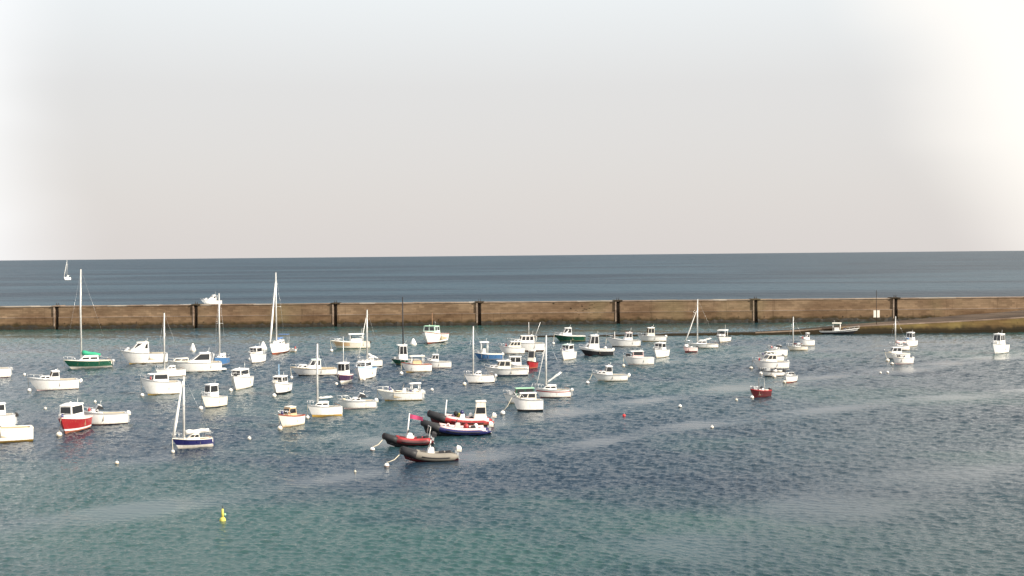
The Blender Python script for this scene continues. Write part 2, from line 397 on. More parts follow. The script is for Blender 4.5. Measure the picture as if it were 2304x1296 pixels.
slip = MB().add(sv, fs).build('slipway', SLIP_TOP); tag(slip, kind='structure')
fs = [(k * 3 + q, (k + 1) * 3 + q, (k + 1) * 3 + q + 1, k * 3 + q + 1) for k in range(len(stn) - 1) for q in range(2)]
MB().add(fvv, fs).build('slipway_face', SLIP_FACE, slip)
kb = MB()
for k in range(8, len(stn) - 1):
    a, b2 = sv[k * 4], sv[(k + 1) * 4]
    kb.hexa([(a[0], a[1] - .08, a[2] - .12), (b2[0], b2[1] - .08, b2[2] - .12), (b2[0], b2[1] + .3, b2[2] - .12), (a[0], a[1] + .3, a[2] - .12)],
            [(a[0], a[1] - .08, a[2] + .12), (b2[0], b2[1] - .08, b2[2] + .12), (b2[0], b2[1] + .3, b2[2] + .12), (a[0], a[1] + .3, a[2] + .12)])
kb.build('kerb', ST_COP, slip)
up_ = MB()   # raised upper ramp along the foot of the wall on the far right
xa, xb, xc = pixY(2060, 720, YW).x, pixY(2304, 700, YW).x, pixY(2700, 690, YW).x
up_.hexa([(xa, YW - 4, -1), (xc, YW - 4, -1), (xc, YW - .3, -1), (xa, YW - .3, -1)], [(xa, YW - 4, .5), (xc, YW - 4, 4.6), (xc, YW - .3, 4.6), (xa, YW - .3, .5)])
up_.build('upper_ramp', SLIP_TOP, slip)
sg = empty('signpost', pix(1972, 738, 1.2), 0, 'tall thin signpost with two pale square panels on the slipway before the wall', 'sign')
k = sg.location.y / F
MB().tube([(0, 0, -.5), (0, 0, 85 * k)], .06).build('pole', RUST, sg)
for sx in (-.66, .12):
    MB().box(sx, sx + .56, -.12, -.07, 24 * k, 40 * k).build('sign_panel', C_('cream'), sg)

# ------------------------------------------------------------------ boat builders
class Hull:
    def __init__(s, L, B, fb, kind='motor', bowrise=.35):
        s.L, s.B, s.fb, s.kind, s.br = L, B, fb, kind, bowrise
        s.tr = .84 if kind == 'motor' else .62
    def hb(s, q):
        if q < .42: f = s.tr + (1 - s.tr) * (1 - ((.42 - q) / .42) ** 2)
        else: f = 1 - ((q - .42) / .58) ** (2.8 if s.kind == 'motor' else 2.1)
        return max(.025, s.B / 2 * f)
    def zs(s, q): return s.fb * (1 + s.br * max(0, q - .1) ** 2 / .81)
    def pt(s, q, t, sg, off=0.0):
        k = (.20 + .58 * q * q) if s.kind == 'motor' else (.20 + .44 * q * q)
        w = s.hb(q) * ((1 - k) + k * max(t, 0)) if t >= 0 else s.hb(q) * (1 - k) * (1 + .9 * t)
        z = t * s.zs(q) if t >= 0 else t * .35
        rk = (.19 if s.kind == 'motor' else .16) * s.L * q ** 4
        x = -s.L / 2 + s.L * q - rk * (1 - max(t, 0)) ** 1.2 + (.04 * s.L * (t if s.kind == 'sail' else 0) * (1 - q) ** 6)
        return Vector((x, sg * (max(w, .02) + off), z))
    def x(s, q): return -s.L / 2 + s.L * q
    def strip(s, t0, t1, nt=3, n=14, off=0.0, q0=0.0, q1=1.0, transom=True):
        m = MB()
        for sg in (1, -1):
            vs = []
            for i in range(n + 1):
                q = q0 + (q1 - q0) * i / n
                for j in range(nt + 1): vs.append(s.pt(q, t0 + (t1 - t0) * j / nt, sg, off))
            fs = []
            for i in range(n):
                for j in range(nt):
                    a = i * (nt + 1) + j; f = (a, a + 1, a + nt + 2, a + nt + 1)
                    fs.append(f if sg > 0 else f[::-1])
            m.add(vs, fs, True)
        if transom:
            vs = []
            for j in range(nt + 1):
                t = t0 + (t1 - t0) * j / nt; vs += [s.pt(q0, t, 1, off), s.pt(q0, t, -1, off)]
            m.add(vs, [(2 * j, 2 * j + 2, 2 * j + 3, 2 * j + 1) for j in range(nt)])
            vs = []
            for j in range(nt + 1):
                t = t0 + (t1 - t0) * j / nt; vs += [s.pt(q1, t, 1, off), s.pt(q1, t, -1, off)]
            m.add(vs, [(2 * j, 2 * j + 1, 2 * j + 3, 2 * j + 2) for j in range(nt)])
        return m
    def deck(s, q0, q1=1.0, n=10, drop=.03):
        m = MB(); vs = []
        for i in range(n + 1):
            q = q0 + (q1 - q0) * i / n; w = max(.015, s.hb(q) - .02); z = s.zs(q) - drop
            vs += [(s.x(q), w, z), (s.x(q), 0, z + .07 * w), (s.x(q), -w, z)]
        fs = []
        for i in range(n): fs += [(i * 3, i * 3 + 1, i * 3 + 4, i * 3 + 3), (i * 3 + 1, i * 3 + 2, i * 3 + 5, i * 3 + 4)]
        return m.add(vs, fs)
    def cockpit(s, q0, q1, floor, rim=.16, n=8):
        dk, li = MB(), MB()
        for sg in (1, -1):
            vs, wv = [], []
            for i in range(n + 1):
                q = q0 + (q1 - q0) * i / n; w = s.hb(q); z = s.zs(q) - .03
                vs += [(s.x(q), sg * (w - .02), z), (s.x(q), sg * (w - rim), z)]
                wv += [(s.x(q), sg * (w - rim), z), (s.x(q), sg * (w - rim - .04), floor)]
            fs = [(2 * i, 2 * i + 1, 2 * i + 3, 2 * i + 2) for i in range(n)]
            dk.add(vs, fs); li.add(wv, fs)
        z = s.zs(q0) - .03; w = s.hb(q0)
        dk.box(s.x(q0) + .02, s.x(q0) + .2, -w + rim, w - rim, floor, z)
        vs = []
        for i in range(n + 1):
            q = q0 + (q1 - q0) * i / n; w = s.hb(q) - rim - .03
            vs += [(s.x(q), w, floor), (s.x(q), -w, floor)]
        li.add(vs, [(2 * i, 2 * i + 1, 2 * i + 3, 2 * i + 2) for i in range(n)])
        w = s.hb(q1) - .05; li.box(s.x(q1) - .02, s.x(q1), -w, w, floor, s.zs(q1) - .05)
        return dk, li
    def rail(s, t=.97, hgt=.055, th=.035, n=14, q0=0.0):
        m = MB()
        for sg in (1, -1):
            vs = []
            for i in range(n + 1):
                q = q0 + (1 - q0) * i / n; p = s.pt(q, t, sg); o = Vector((0, sg * th, 0))
                vs += [p - o + Vector((0, 0, -hgt)), p + o + Vector((0, 0, -hgt)), p + o + Vector((0, 0, hgt)), p - o + Vector((0, 0, hgt))]
            fs = []
            for i in range(n):
                for k in range(4): fs.append((i * 4 + k, i * 4 + (k + 1) % 4, (i + 1) * 4 + (k + 1) % 4, (i + 1) * 4 + k))
            m.add(vs, fs)
        p = s.pt(q0, t, 1); m.box(p.x - th, p.x + th, -p.y, p.y, p.z - hgt, p.z + hgt)
        return m
    def pulpit(s, q0=.62, h=.5, n=6):
        m = MB(); pts = []
        for i in range(n + 1):
            q = q0 + (1 - q0) * i / n; p = s.pt(q, 1, 1) * 1.0; pts.append(Vector((p.x, max(0.04, p.y - .07), p.z)))
        e = Vector((0, 0, h)); fl = lambda p: Vector((p.x, -p.y, p.z))
        m.tube([pts[0]] + [p + e for p in pts[1:]] + [fl(p) + e for p in pts[1:][::-1]] + [fl(pts[0])], .022, 5)
        for i in (2, 4, 6):
            m.tube([pts[i], pts[i] + e], .018, 5); m.tube([fl(pts[i]), fl(pts[i]) + e], .018, 5)
        return m

def cabin(b, x0, x1, wa, wf, z, h, mat, roofmat, rf=.35, ra=.05, nside=2, nfront=2, v0=.42, v1=.92, brow=.15, aftov=.1, openback=True, name='cabin', roof=True):
    k = .90
    B0 = [(x0, -wa, z), (x1, -wf, z), (x1, wf, z), (x0, wa, z)]
    xt0, xt1 = x0 + ra * h, x1 - rf * h
    T0 = [(xt0, -wa * k, z + h), (xt1, -wf * k, z + h), (xt1, wf * k, z + h), (xt0, wa * k, z + h)]
    c = MB().hexa(B0, T0).build(name, mat, b)
    qs = {'s': (B0[0], B0[1], T0[1], T0[0]), 'f': (B0[1], B0[2], T0[2], T0[1]), 'p': (B0[2], B0[3], T0[3], T0[2]), 'a': (B0[3], B0[0], T0[0], T0[3])}
    for key, cnt in (('s', nside), ('f', nfront), ('p', nside)):
        for i in range(cnt):
            g = .07
            MB().panel(qs[key], g + (1 - g) * i / cnt, (1 - g) * (i + 1) / cnt + (0 if i == cnt - 1 else 0), v0, v1).build('window', GLASS, c)
    if openback and h > 1.0:
        MB().panel(qs['a'], .32, .70, .06, .9).build('door', GLASS, c)
    if roof:
        t = .07; wr = max(wa, wf) * k + .07
        m = MB()
        o = [(xt0 - aftov, -wr), (xt1 + brow * .7, -wf * k - .07), (xt1 + brow, 0), (xt1 + brow * .7, wf * k + .07), (xt0 - aftov, wr)]
        vs = [(x, y, z + h) for x, y in o] + [(x, y * .96, z + h + t) for x, y in o] + [(xt0 - aftov + .1, 0, z + h + t + .06), (xt1 + brow - .15, 0, z + h + t + .06)]
        fs = [(4, 3, 2, 1, 0)] + [(i, (i + 1) % 5, 5 + (i + 1) % 5, 5 + i) for i in range(5)] + [(5, 6, 11, 10), (6, 7, 11), (7, 8, 11), (8, 9, 10, 11), (9, 5, 10)]
        m.add(vs, fs).build('roof', roofmat, b)
    return c
def outboard(b, x, z, col='white', s=1.0, tilt=0.0, y=0):
    m = MB()
    m.hexa([(-.26, -.14, 0), (.13, -.14, 0), (.13, .14, 0), (-.26, .14, 0)], [(-.24, -.15, .26), (.15, -.15, .30), (.15, .15, .30), (-.24, .15, .26)])
    m.hexa([(-.24, -.15, .262), (.15, -.15, .302), (.15, .15, .302), (-.24, .15, .262)], [(-.14, -.09, .42), (.10, -.10, .45), (.10, .10, .45), (-.14, .09, .42)])
    ob = m.build('outboard_motor', C_(col), b)
    g = MB(); g.box(-.09, .09, -.07, .07, -.75, .02); g.box(-.2, .14, -.10, .10, -.55, -.5)
    g.tube([(-.12, 0, -.68), (.16, 0, -.68)], .07, 6); g.box(.08, .24, -.12, .12, -.12, .06)
    g.build('gear_leg', C_('grey'), ob)
    ob.location = (x, y, z); ob.scale = (s, s, s); ob.rotation_euler = (0, tilt, 0)
    return ob
def clutter(b, hq, q0, q1, z, n, seed):
    "boxes, coils and cans lying about in a working cockpit"
    g = random.Random(seed)
    for i in range(n):
        q = g.uniform(q0, q1); w = hq.hb(q) * .55; x, y = hq.x(q), g.uniform(-w, w); kd = g.random()
        if kd < .45:
            s_ = g.uniform(.18, .34); MB().hexa([(x - s_, y - s_ * .7, z), (x + s_, y - s_ * .7, z), (x + s_, y + s_ * .7, z), (x - s_, y + s_ * .7, z)], [(x - s_ * 1.08, y - s_ * .78, z + s_ * 1.3), (x + s_ * 1.08, y - s_ * .78, z + s_ * 1.3), (x + s_ * 1.08, y + s_ * .78, z + s_ * 1.3), (x - s_ * 1.08, y + s_ * .78, z + s_ * 1.3)]).build('fish_box', C_(g.choice(['blue', 'grey', 'dark', 'cream', 'white'])), b)
        elif kd < .7:
            m = MB()
            for t in range(3): m.tube([(x + .2 * math.cos(u * .9), y + .2 * math.sin(u * .9), z + .04 + .06 * t) for u in range(8)], .035, 5)
            m.build('rope_coil', C_(g.choice(['rope', 'navy', 'rope'])), b)
        else:
            MB().lathe([(.13, 0), (.15, .05), (.15, .38), (.06, .44), (.05, .5)], 8, (x, y, z)).build('fuel_can', C_(g.choice(['red', 'dark', 'navy'])), b)
def fender(b, H_, q, sg, col='white'):
    p = H_.pt(q, .8, sg, .09)
    m = MB().lathe([(.03, -.3), (.1, -.24), (.11, 0), (.1, .22), (.03, .3)], 7, (p.x, p.y, p.z - .25))
    m.tube([(p.x, p.y, p.z), (p.x, p.y - sg * .12, p.z + .25)], .015, 4)
    return m.build('fender', C_(col), b)

GM, GS, GI, GB = 'motorboats moored in the harbour', 'sailing boats moored in the harbour', 'inflatable boats moored together', 'mooring buoys on the harbour water'
def place(x0, x1, yb, phi, ratio):
    "size, position and heading of a boat on the water, from where its waterline lies"
    w = (x1 - x0) * ppm((x0 + x1) / 2, yb)
    a = R(phi); L = w / (abs(math.cos(a)) + ratio * abs(math.sin(a)) * .9)
    if math.sin(a) > .75: L *= 1.16
    p = pix((x0 + x1) / 2, yb); d = Vector((p.x, p.y, 0)).normalized(); r = Vector((d.y, -d.x, 0))
    c = Vector((p.x, p.y, 0)) + d * (.42 * (ratio * L * abs(math.cos(a)) + .75 * L * abs(math.sin(a))))
    h = -r * math.cos(a) - d * math.sin(a)
    return L, c, math.atan2(h.y, h.x), w / (x1 - x0)

def motorboat(x0, x1, yb, fbp, top, label, phi=12, hull='white', boot='ochre', cab=(.30, .66), style='pilot', deckc='white', cabc='white', roofc='white',
              ratio=.37, name='motor_boat', cat='motorboat', group=GM, rub='grey', motor=None, tilt=0, rail=True, ant=0, br=.38, stripe=None, fend=(), nside=2, nfront=2, rakef=.35, brow=.15,
              mast=None, buoy=None, extra=None, bootz=.10, arch=False, trunk=None, v0=.42, winc=None):
    L, c, rz, k = place(x0, x1, yb, phi, ratio)
    Bm = L * ratio; fb = max(.35, fbp * k * .95)
    hq = Hull(L, Bm, fb, 'motor', br)
    b = empty(name, c, rz, label, cat, group)
    tb = min(.3, bootz / fb)
    hq.strip(tb, 1, 4).build('hull', C_(hull), b)
    hq.strip(-1, tb, 2, off=.004).build('hull_bottom', C_(boot), b)
    qa, qf = 1 - cab[1], 1 - cab[0]        # q runs from the stern (0) to the bow (1)
    qc = qa if style not in ('open', 'console') else qf
    qc = max(.12, qc)
    hq.deck(qc).build('deck', C_(deckc), b)
    fl = max(.12, fb * .4)
    d1, d2 = hq.cockpit(0, qc, fl, rim=min(.16, Bm * .09))
    d1.build('side_deck', C_(deckc), b); d2.build('cockpit', C_('beige' if style != 'work' else 'grey'), b)
    hq.rail().build('rub_rail', C_(rub), b)
    if stripe: hq.strip(.62, .78, 1, off=.012, transom=False).build('hull_stripe', C_(stripe), b)
    zd = hq.zs((qa + qf) / 2) - .06
    hc = max(.3, top * k * 1.0)
    wa, wf = hq.hb(qa) * .84, hq.hb(qf) * .79
    X0, X1 = hq.x(qa), hq.x(qf)
    zroof = zd + hc
    if style in ('pilot', 'work'):
        if trunk:
            qt = 1 - trunk; cabin(b, X1 - .1, hq.x(qt), wf, hq.hb(qt) * .62, hq.zs(qt) - .1, hc * .36, C_(deckc), C_(deckc), rf=1.0, ra=0, nside=2, nfront=0, v0=.3, v1=.75, brow=0, openback=False, name='cabin_trunk', roof=False)
        cabin(b, X0, X1, wa, wf, zd, hc, C_(cabc), C_(roofc), rf=rakef, nside=nside, nfront=nfront, brow=brow, v0=v0)
    elif style == 'cuddy':                     # low forward cabin with a raked screen
        cabin(b, X0 + (X1 - X0) * .30, X1, hq.hb(qa) * .78, wf * .8, zd, hc * .50, C_(cabc), C_(cabc), rf=1.7, ra=0, nside=2, nfront=0, v0=.3, v1=.72, openback=False, roof=False)
        xs = X0 + (X1 - X0) * .45; z1 = zd + hc * .5
        wsn = hq.hb(qa) * .68
        g = MB(); q = ((xs, -wsn, z1 - .05), (xs, wsn, z1 - .05), (xs - hc * .38, wsn * .86, zd + hc), (xs - hc * .38, -wsn * .86, zd + hc))
        g.panel(q, 0, 1, 0, 1, .012)
        for sg in (1, -1):
            qq = ((xs, sg * wsn, z1 - .05), (X0 - .1, sg * wsn, z1 - .05), (X0 + .1, sg * wsn * .93, zd + hc * .85), (xs - hc * .38, sg * wsn * .86, zd + hc)); g.panel(qq if sg > 0 else qq, 0, 1, 0, 1, .012)
        ws = g.build('windscreen', GLASS, b)
        MB().tube([(X0 + .1, -wsn * .93, zd + hc * .87), (xs - hc * .38, -wsn * .86, zd + hc * 1.02), (xs - hc * .38, wsn * .86, zd + hc * 1.02), (X0 + .1, wsn * .93, zd + hc * .87)], .035, 5).build('frame', C_('white'), ws)
    elif style in ('console', 'open'):
        xc = (X0 + X1) / 2 - L * .12; wc = Bm * .2
        cn = MB().hexa([(xc - .3, -wc, fl), (xc + .35, -wc, fl), (xc + .35, wc, fl), (xc - .3, wc, fl)], [(xc - .2, -wc * .9, fl + fb * .6 + hc * .5), (xc + .15, -wc * .9, fl + fb * .6 + hc * .5), (xc + .15, wc * .9, fl + fb * .6 + hc * .5), (xc - .2, wc * .9, fl + fb * .6 + hc * .5)]).build('console', C_(cabc), b)
        z1 = fl + fb * .6 + hc * .5
        MB().panel(((xc + .15, -wc * .9, z1 - .02), (xc + .15, wc * .9, z1 - .02), (xc - .05, wc * .75, zd + hc), (xc - .05, -wc * .75, zd + hc)), 0, 1, 0, 1, .012).build('windscreen', GLASS, cn)
        MB().box(xc - 1.0, xc - .55, -wc * 1.1, wc * 1.1, fl, fl + .55).build('seat', C_('cream'), b)
    elif style == 'canopy':                    # canvas shelter on hoops
        cabin(b, X0, X1, wa, wf, zd - .1, hc, C_(cabc), C_(roofc), rf=.45, ra=.12, nside=1, nfront=1, v0=.40, v1=.85, brow=.02, aftov=0)
    elif style == 'ttop':
        for (px, sg) in ((X0, 1), (X0, -1), (X1, 1), (X1, -1)): MB().tube([(px, sg * wa * .8, fl), (px, sg * wa * .8, zd + hc)], .045, 5).build('canopy_post', ALU, b)
        MB().hexa([(X0 - .2, -wa, zd + hc), (X1 + .25, -wa * .9, zd + hc), (X1 + .25, wa * .9, zd + hc), (X0 - .2, wa, zd + hc)], [(X0 - .15, -wa * .9, zd + hc + .12), (X1 + .15, -wa * .8, zd + hc + .12), (X1 + .15, wa * .8, zd + hc + .12), (X0 - .15, wa * .9, zd + hc + .12)]).build('canopy', C_(roofc), b)
        cn = MB().hexa([(X0 + .2, -wa * .5, fl), (X1 - .1, -wa * .5, fl), (X1 - .1, wa * .5, fl), (X0 + .2, wa * .5, fl)], [(X0 + .3, -wa * .45, zd + hc * .45), (X1 - .3, -wa * .45, zd + hc * .45), (X1 - .3, wa * .45, zd + hc * .45), (X0 + .3, wa * .45, zd + hc * .45)]).build('console', C_(cabc), b)
        MB().panel(((X1 - .25, -wa * .45, zd + hc * .44), (X1 - .25, wa * .45, zd + hc * .44), (X1 - .4, wa * .45, zd + hc * .8), (X1 - .4, -wa * .45, zd + hc * .8)), 0, 1, 0, 1, .012).build('windscreen', GLASS, cn)
    if arch:
        xr = X0 - .1
        MB().tube([(xr - .1, -wa, zd - .1), (xr - .35, -wa * .9, zd + hc * .95), (xr - .35, wa * .9, zd + hc * .95), (xr - .1, wa, zd - .1)], .06, 6).build('radar_arch', C_('white'), b)
    if rail: hq.pulpit(h=.42).build('bow_rail', STEEL, b)
    if motor == 'white' and int(x0 + yb) % 3 == 0: motor = 'grey'
    if motor: outboard(b, -L / 2 - .14, fb * .75, motor, .95 + L * .02, tilt)
    if not ant and style in ('pilot', 'cuddy', 'ttop') and L > 3.6: ant = 6 + (int(x0) % 9)
    if ant: MB().tube([(X0 + .3, wa * .4, zroof), (X0 + .15, wa * .4, zroof + ant * k)], [.03, .014], 5).build('antenna', ALU, b)
    if mast:
        mh, mq, mr, mc = mast
        MB().tube([(hq.x(mq), 0, zd), (hq.x(mq), 0, zd + mh * k)], [mr, mr * .7], 6).build('mast', C_(mc) if mc in PAL else ALU, b)
    for (q, sg, cc) in fend: fender(b, hq, q, sg, cc)
    # small deck gear that breaks the outline: cleats, hatch, cockpit bench, bow roller
    MB().box(hq.x(.78), hq.x(.78) + .4, -.2, .2, hq.zs(.8) - .02, hq.zs(.8) + .06).build('hatch', C_('grey'), b)
    MB().box(-L / 2 + .25, -L / 2 + .6, -hq.hb(.06) * .7, hq.hb(.06) * .7, fl, fl + .36).build('bench', C_('cream'), b)
    if style in ('pilot', 'work') and L > 4.5:
        MB().sphere((X0 + .35, -wa * .3, zroof + .14), .12, 8, .7).build('radome', C_('white'), b)
    clutter(b, hq, .10, max(.2, qc - .06), fl, 4, int(x0 * 7 + yb)); clutter(b, hq, min(.75, qf + .03), .86, hq.zs(.8) - .02, 1, int(x1 + yb))
    if buoy:
        bp = b.matrix_basis.inverted() @ pix(*buoy); bw = hq.pt(1, .95, 1)
        MB().tube([(bw.x, 0, bw.z), ((bw.x + bp.x) / 2, bp.y * .5, bw.z * .40), (bp.x, bp.y, .12)], .028, 5).build('mooring_line', C_('rope'), b)
    if extra: extra(b, hq, k, zd, hc, X0, X1, wa, wf)
    return b

def sailboat(x0, x1, yb, fbp, label, mast, phi=12, hull='white', boot='ochre', ratio=.33, boom=None, jib=None, cab=(.34, .66), cabh=7, cover='sail', mastr=.085, motor=None, stripe=None,
             rub='grey', name='sailing_boat', deckc='white', bootz=.10, buoy=None, stay=True, cabc='white', jibr=.10, extra=None, mastc=None, br=.28, bimini=False, group=GS, lines=True):
    L, c, rz, k = place(x0, x1, yb, phi, ratio)
    Bm = L * ratio; fb = max(.35, fbp * k * .95)
    hq = Hull(L, Bm, fb, 'sail', br); b = empty(name, c, rz, label, 'sailboat', group)
    tb = min(.34, bootz / fb)
    hq.strip(tb, 1, 4).build('hull', C_(hull), b)
    hq.strip(-1, tb, 2, off=.004).build('hull_bottom', C_(boot), b)
    if stripe: hq.strip(.66, .78, 1, off=.012, transom=False).build('hull_stripe', C_(stripe), b)
    qa, qf = 1 - cab[1], 1 - cab[0]
    hq.deck(qa).build('deck', C_(deckc), b)
    d1, d2 = hq.cockpit(0, qa, max(.12, fb * .45), rim=Bm * .14)
    d1.build('side_deck', C_(deckc), b); d2.build('cockpit', C_('beige'), b)
    hq.rail(hgt=.035).build('rub_rail', C_(rub), b)
    zd = hq.zs((qa + qf) / 2) - .05; X0, X1 = hq.x(qa), hq.x(qf); hc = cabh * k
    cabin(b, X0, X1, hq.hb(qa) * .62, hq.hb(qf) * .5, zd, hc, C_(cabc), C_(cabc), rf=1.1, ra=.1, nside=2, nfront=0, v0=.32, v1=.72, brow=-.05, aftov=.05, openback=False)
    mx, mt_ = mast            # photo x of the mast foot and photo y of its head
    lp = b.matrix_basis.inverted() @ pix(mx, yb); qx = (mx - x0) / (x1 - x0)
    X = hq.x(min(.8, max(.35, 1 - qx))) if abs(phi) < 60 else hq.x(.58)
    zm = (yb - mt_) * k * 1.0
    MB().tube([(X, 0, zd), (X, 0, zm * .6), (X - .01 * zm, 0, zm)], [mastr * 1.25, mastr * 1.2, mastr * .9], 8).build('mast', C_(mastc) if mastc else ALU, b)
    sp = MB()
    for f in (.58,): sp.tube([(X - .05, -Bm * .36, zm * f), (X, 0, zm * f + .05), (X - .05, Bm * .36, zm * f)], .028, 5)
    sp.build('spreader', ALU, b)
    MB().tube([(X - .01 * zm - .12, 0, zm + .02), (X - .01 * zm + .18, 0, zm + .06)], .03, 5).build('wind_vane', RUBBER, b)
    bwp = hq.pt(.985, 1, 1); rg = MB()
    for sg in (1, -1): rg.tube([(X - .1, sg * hq.hb(.5) * .95, zd), (X - .05, sg * Bm * .36, zm * .58), (X - .01 * zm, 0, zm * .94)], .008, 4)
    rg.tube([(-L / 2 + .05, 0, hq.zs(0)), (X - .01 * zm, 0, zm)], .008, 4)
    rg.tube([(bwp.x, 0, bwp.z), (X, 0, zm * .93)], .008, 4)
    rg.build('rigging', STEEL, b)
    if jib: MB().tube([(bwp.x - .06, 0, bwp.z + .15), (bwp.x + (X - bwp.x) * .3 - .03, 0, bwp.z + (zm * jib - bwp.z) * .3), (bwp.x + (X - bwp.x) * .94, 0, bwp.z + (zm * jib - bwp.z))], [jibr, jibr * 1.15, .04], 7).build('furled_jib', C_('sail'), b)
    if boom:
        bl, b0, b1, br_ = boom      # length fraction, heights in photo px above the deck, radius
        bm_ = MB().tube([(X - .08, 0, zd + b0 * k), (X - bl * L, 0, zd + b1 * k)], .055, 6).build('boom', ALU, b)
        n = 7; pts = []; rs = []
        for i in range(n):
            f = i / (n - 1); pts.append((X - .12 - (bl * L - .3) * f, 0, zd + (b0 + (b1 - b0) * f) * k + br_ * .8 + .03 * math.sin(i * 2.1))); rs.append(br_ * (1.15 - .5 * f) * (1 + .12 * math.sin(i * 1.7)))
        MB().tube(pts, rs, 7).build('furled_sail', C_(cover), bm_)
    hq.pulpit(q0=.74, h=.5).build('bow_rail', STEEL, b)
    rs_ = MB(); w0 = hq.hb(.03) - .06; zz = hq.zs(0)
    rs_.tube([(hq.x(.22), -hq.hb(.22) + .06, zz), (hq.x(.2), -hq.hb(.2) + .06, zz + .5), (hq.x(.01), -w0, zz + .5), (hq.x(.01), w0, zz + .5), (hq.x(.2), hq.hb(.2) - .06, zz + .5), (hq.x(.22), hq.hb(.22) - .06, zz)], .02, 5)
    rs_.build('stern_rail', STEEL, b)
    MB().tube([(-L / 2 + .1, 0, zz + .05), (-L / 2 + .75, 0, zz + .3)], .025, 5).build('tiller', C_('wood'), b)
    MB().box(-L / 2 - .12, -L / 2 + .0, -.03, .03, -.5, zz * .95).build('rudder', C_(hull), b)
    MB().box(hq.x(.74), hq.x(.74) + .4, -.2, .2, hq.zs(.76) - .02, hq.zs(.76) + .06).build('hatch', C_('grey'), b)
    if motor: outboard(b, -L / 2 - .2, fb * .8, motor, .8, 0, .3)
    if bimini:
        fr = MB()
        for xx in (.25, .9, 1.5):
            fr.tube([(-L / 2 + xx, -w0, zz), (-L / 2 + xx, -w0 * .95, zz + 1.6), (-L / 2 + xx, w0 * .95, zz + 1.6), (-L / 2 + xx, w0, zz)], .035, 5)
        fr.build('bimini_frame', STEEL, b)
        MB().box(-L / 2 + .15, -L / 2 + 1.7, -w0, w0, zz + 1.62, zz + 1.70).build('bimini_top', C_('bluecover'), b)
    if buoy:
        bp = b.matrix_basis.inverted() @ pix(*buoy); bw = hq.pt(1, .95, 1)
        MB().tube([(bw.x, 0, bw.z), ((bw.x + bp.x) / 2, bp.y * .5, bw.z * .40), (bp.x, bp.y, .12)], .028, 5).build('mooring_line', C_('rope'), b)
    if extra: extra(b, hq, k, zd, zm, X)
    return b

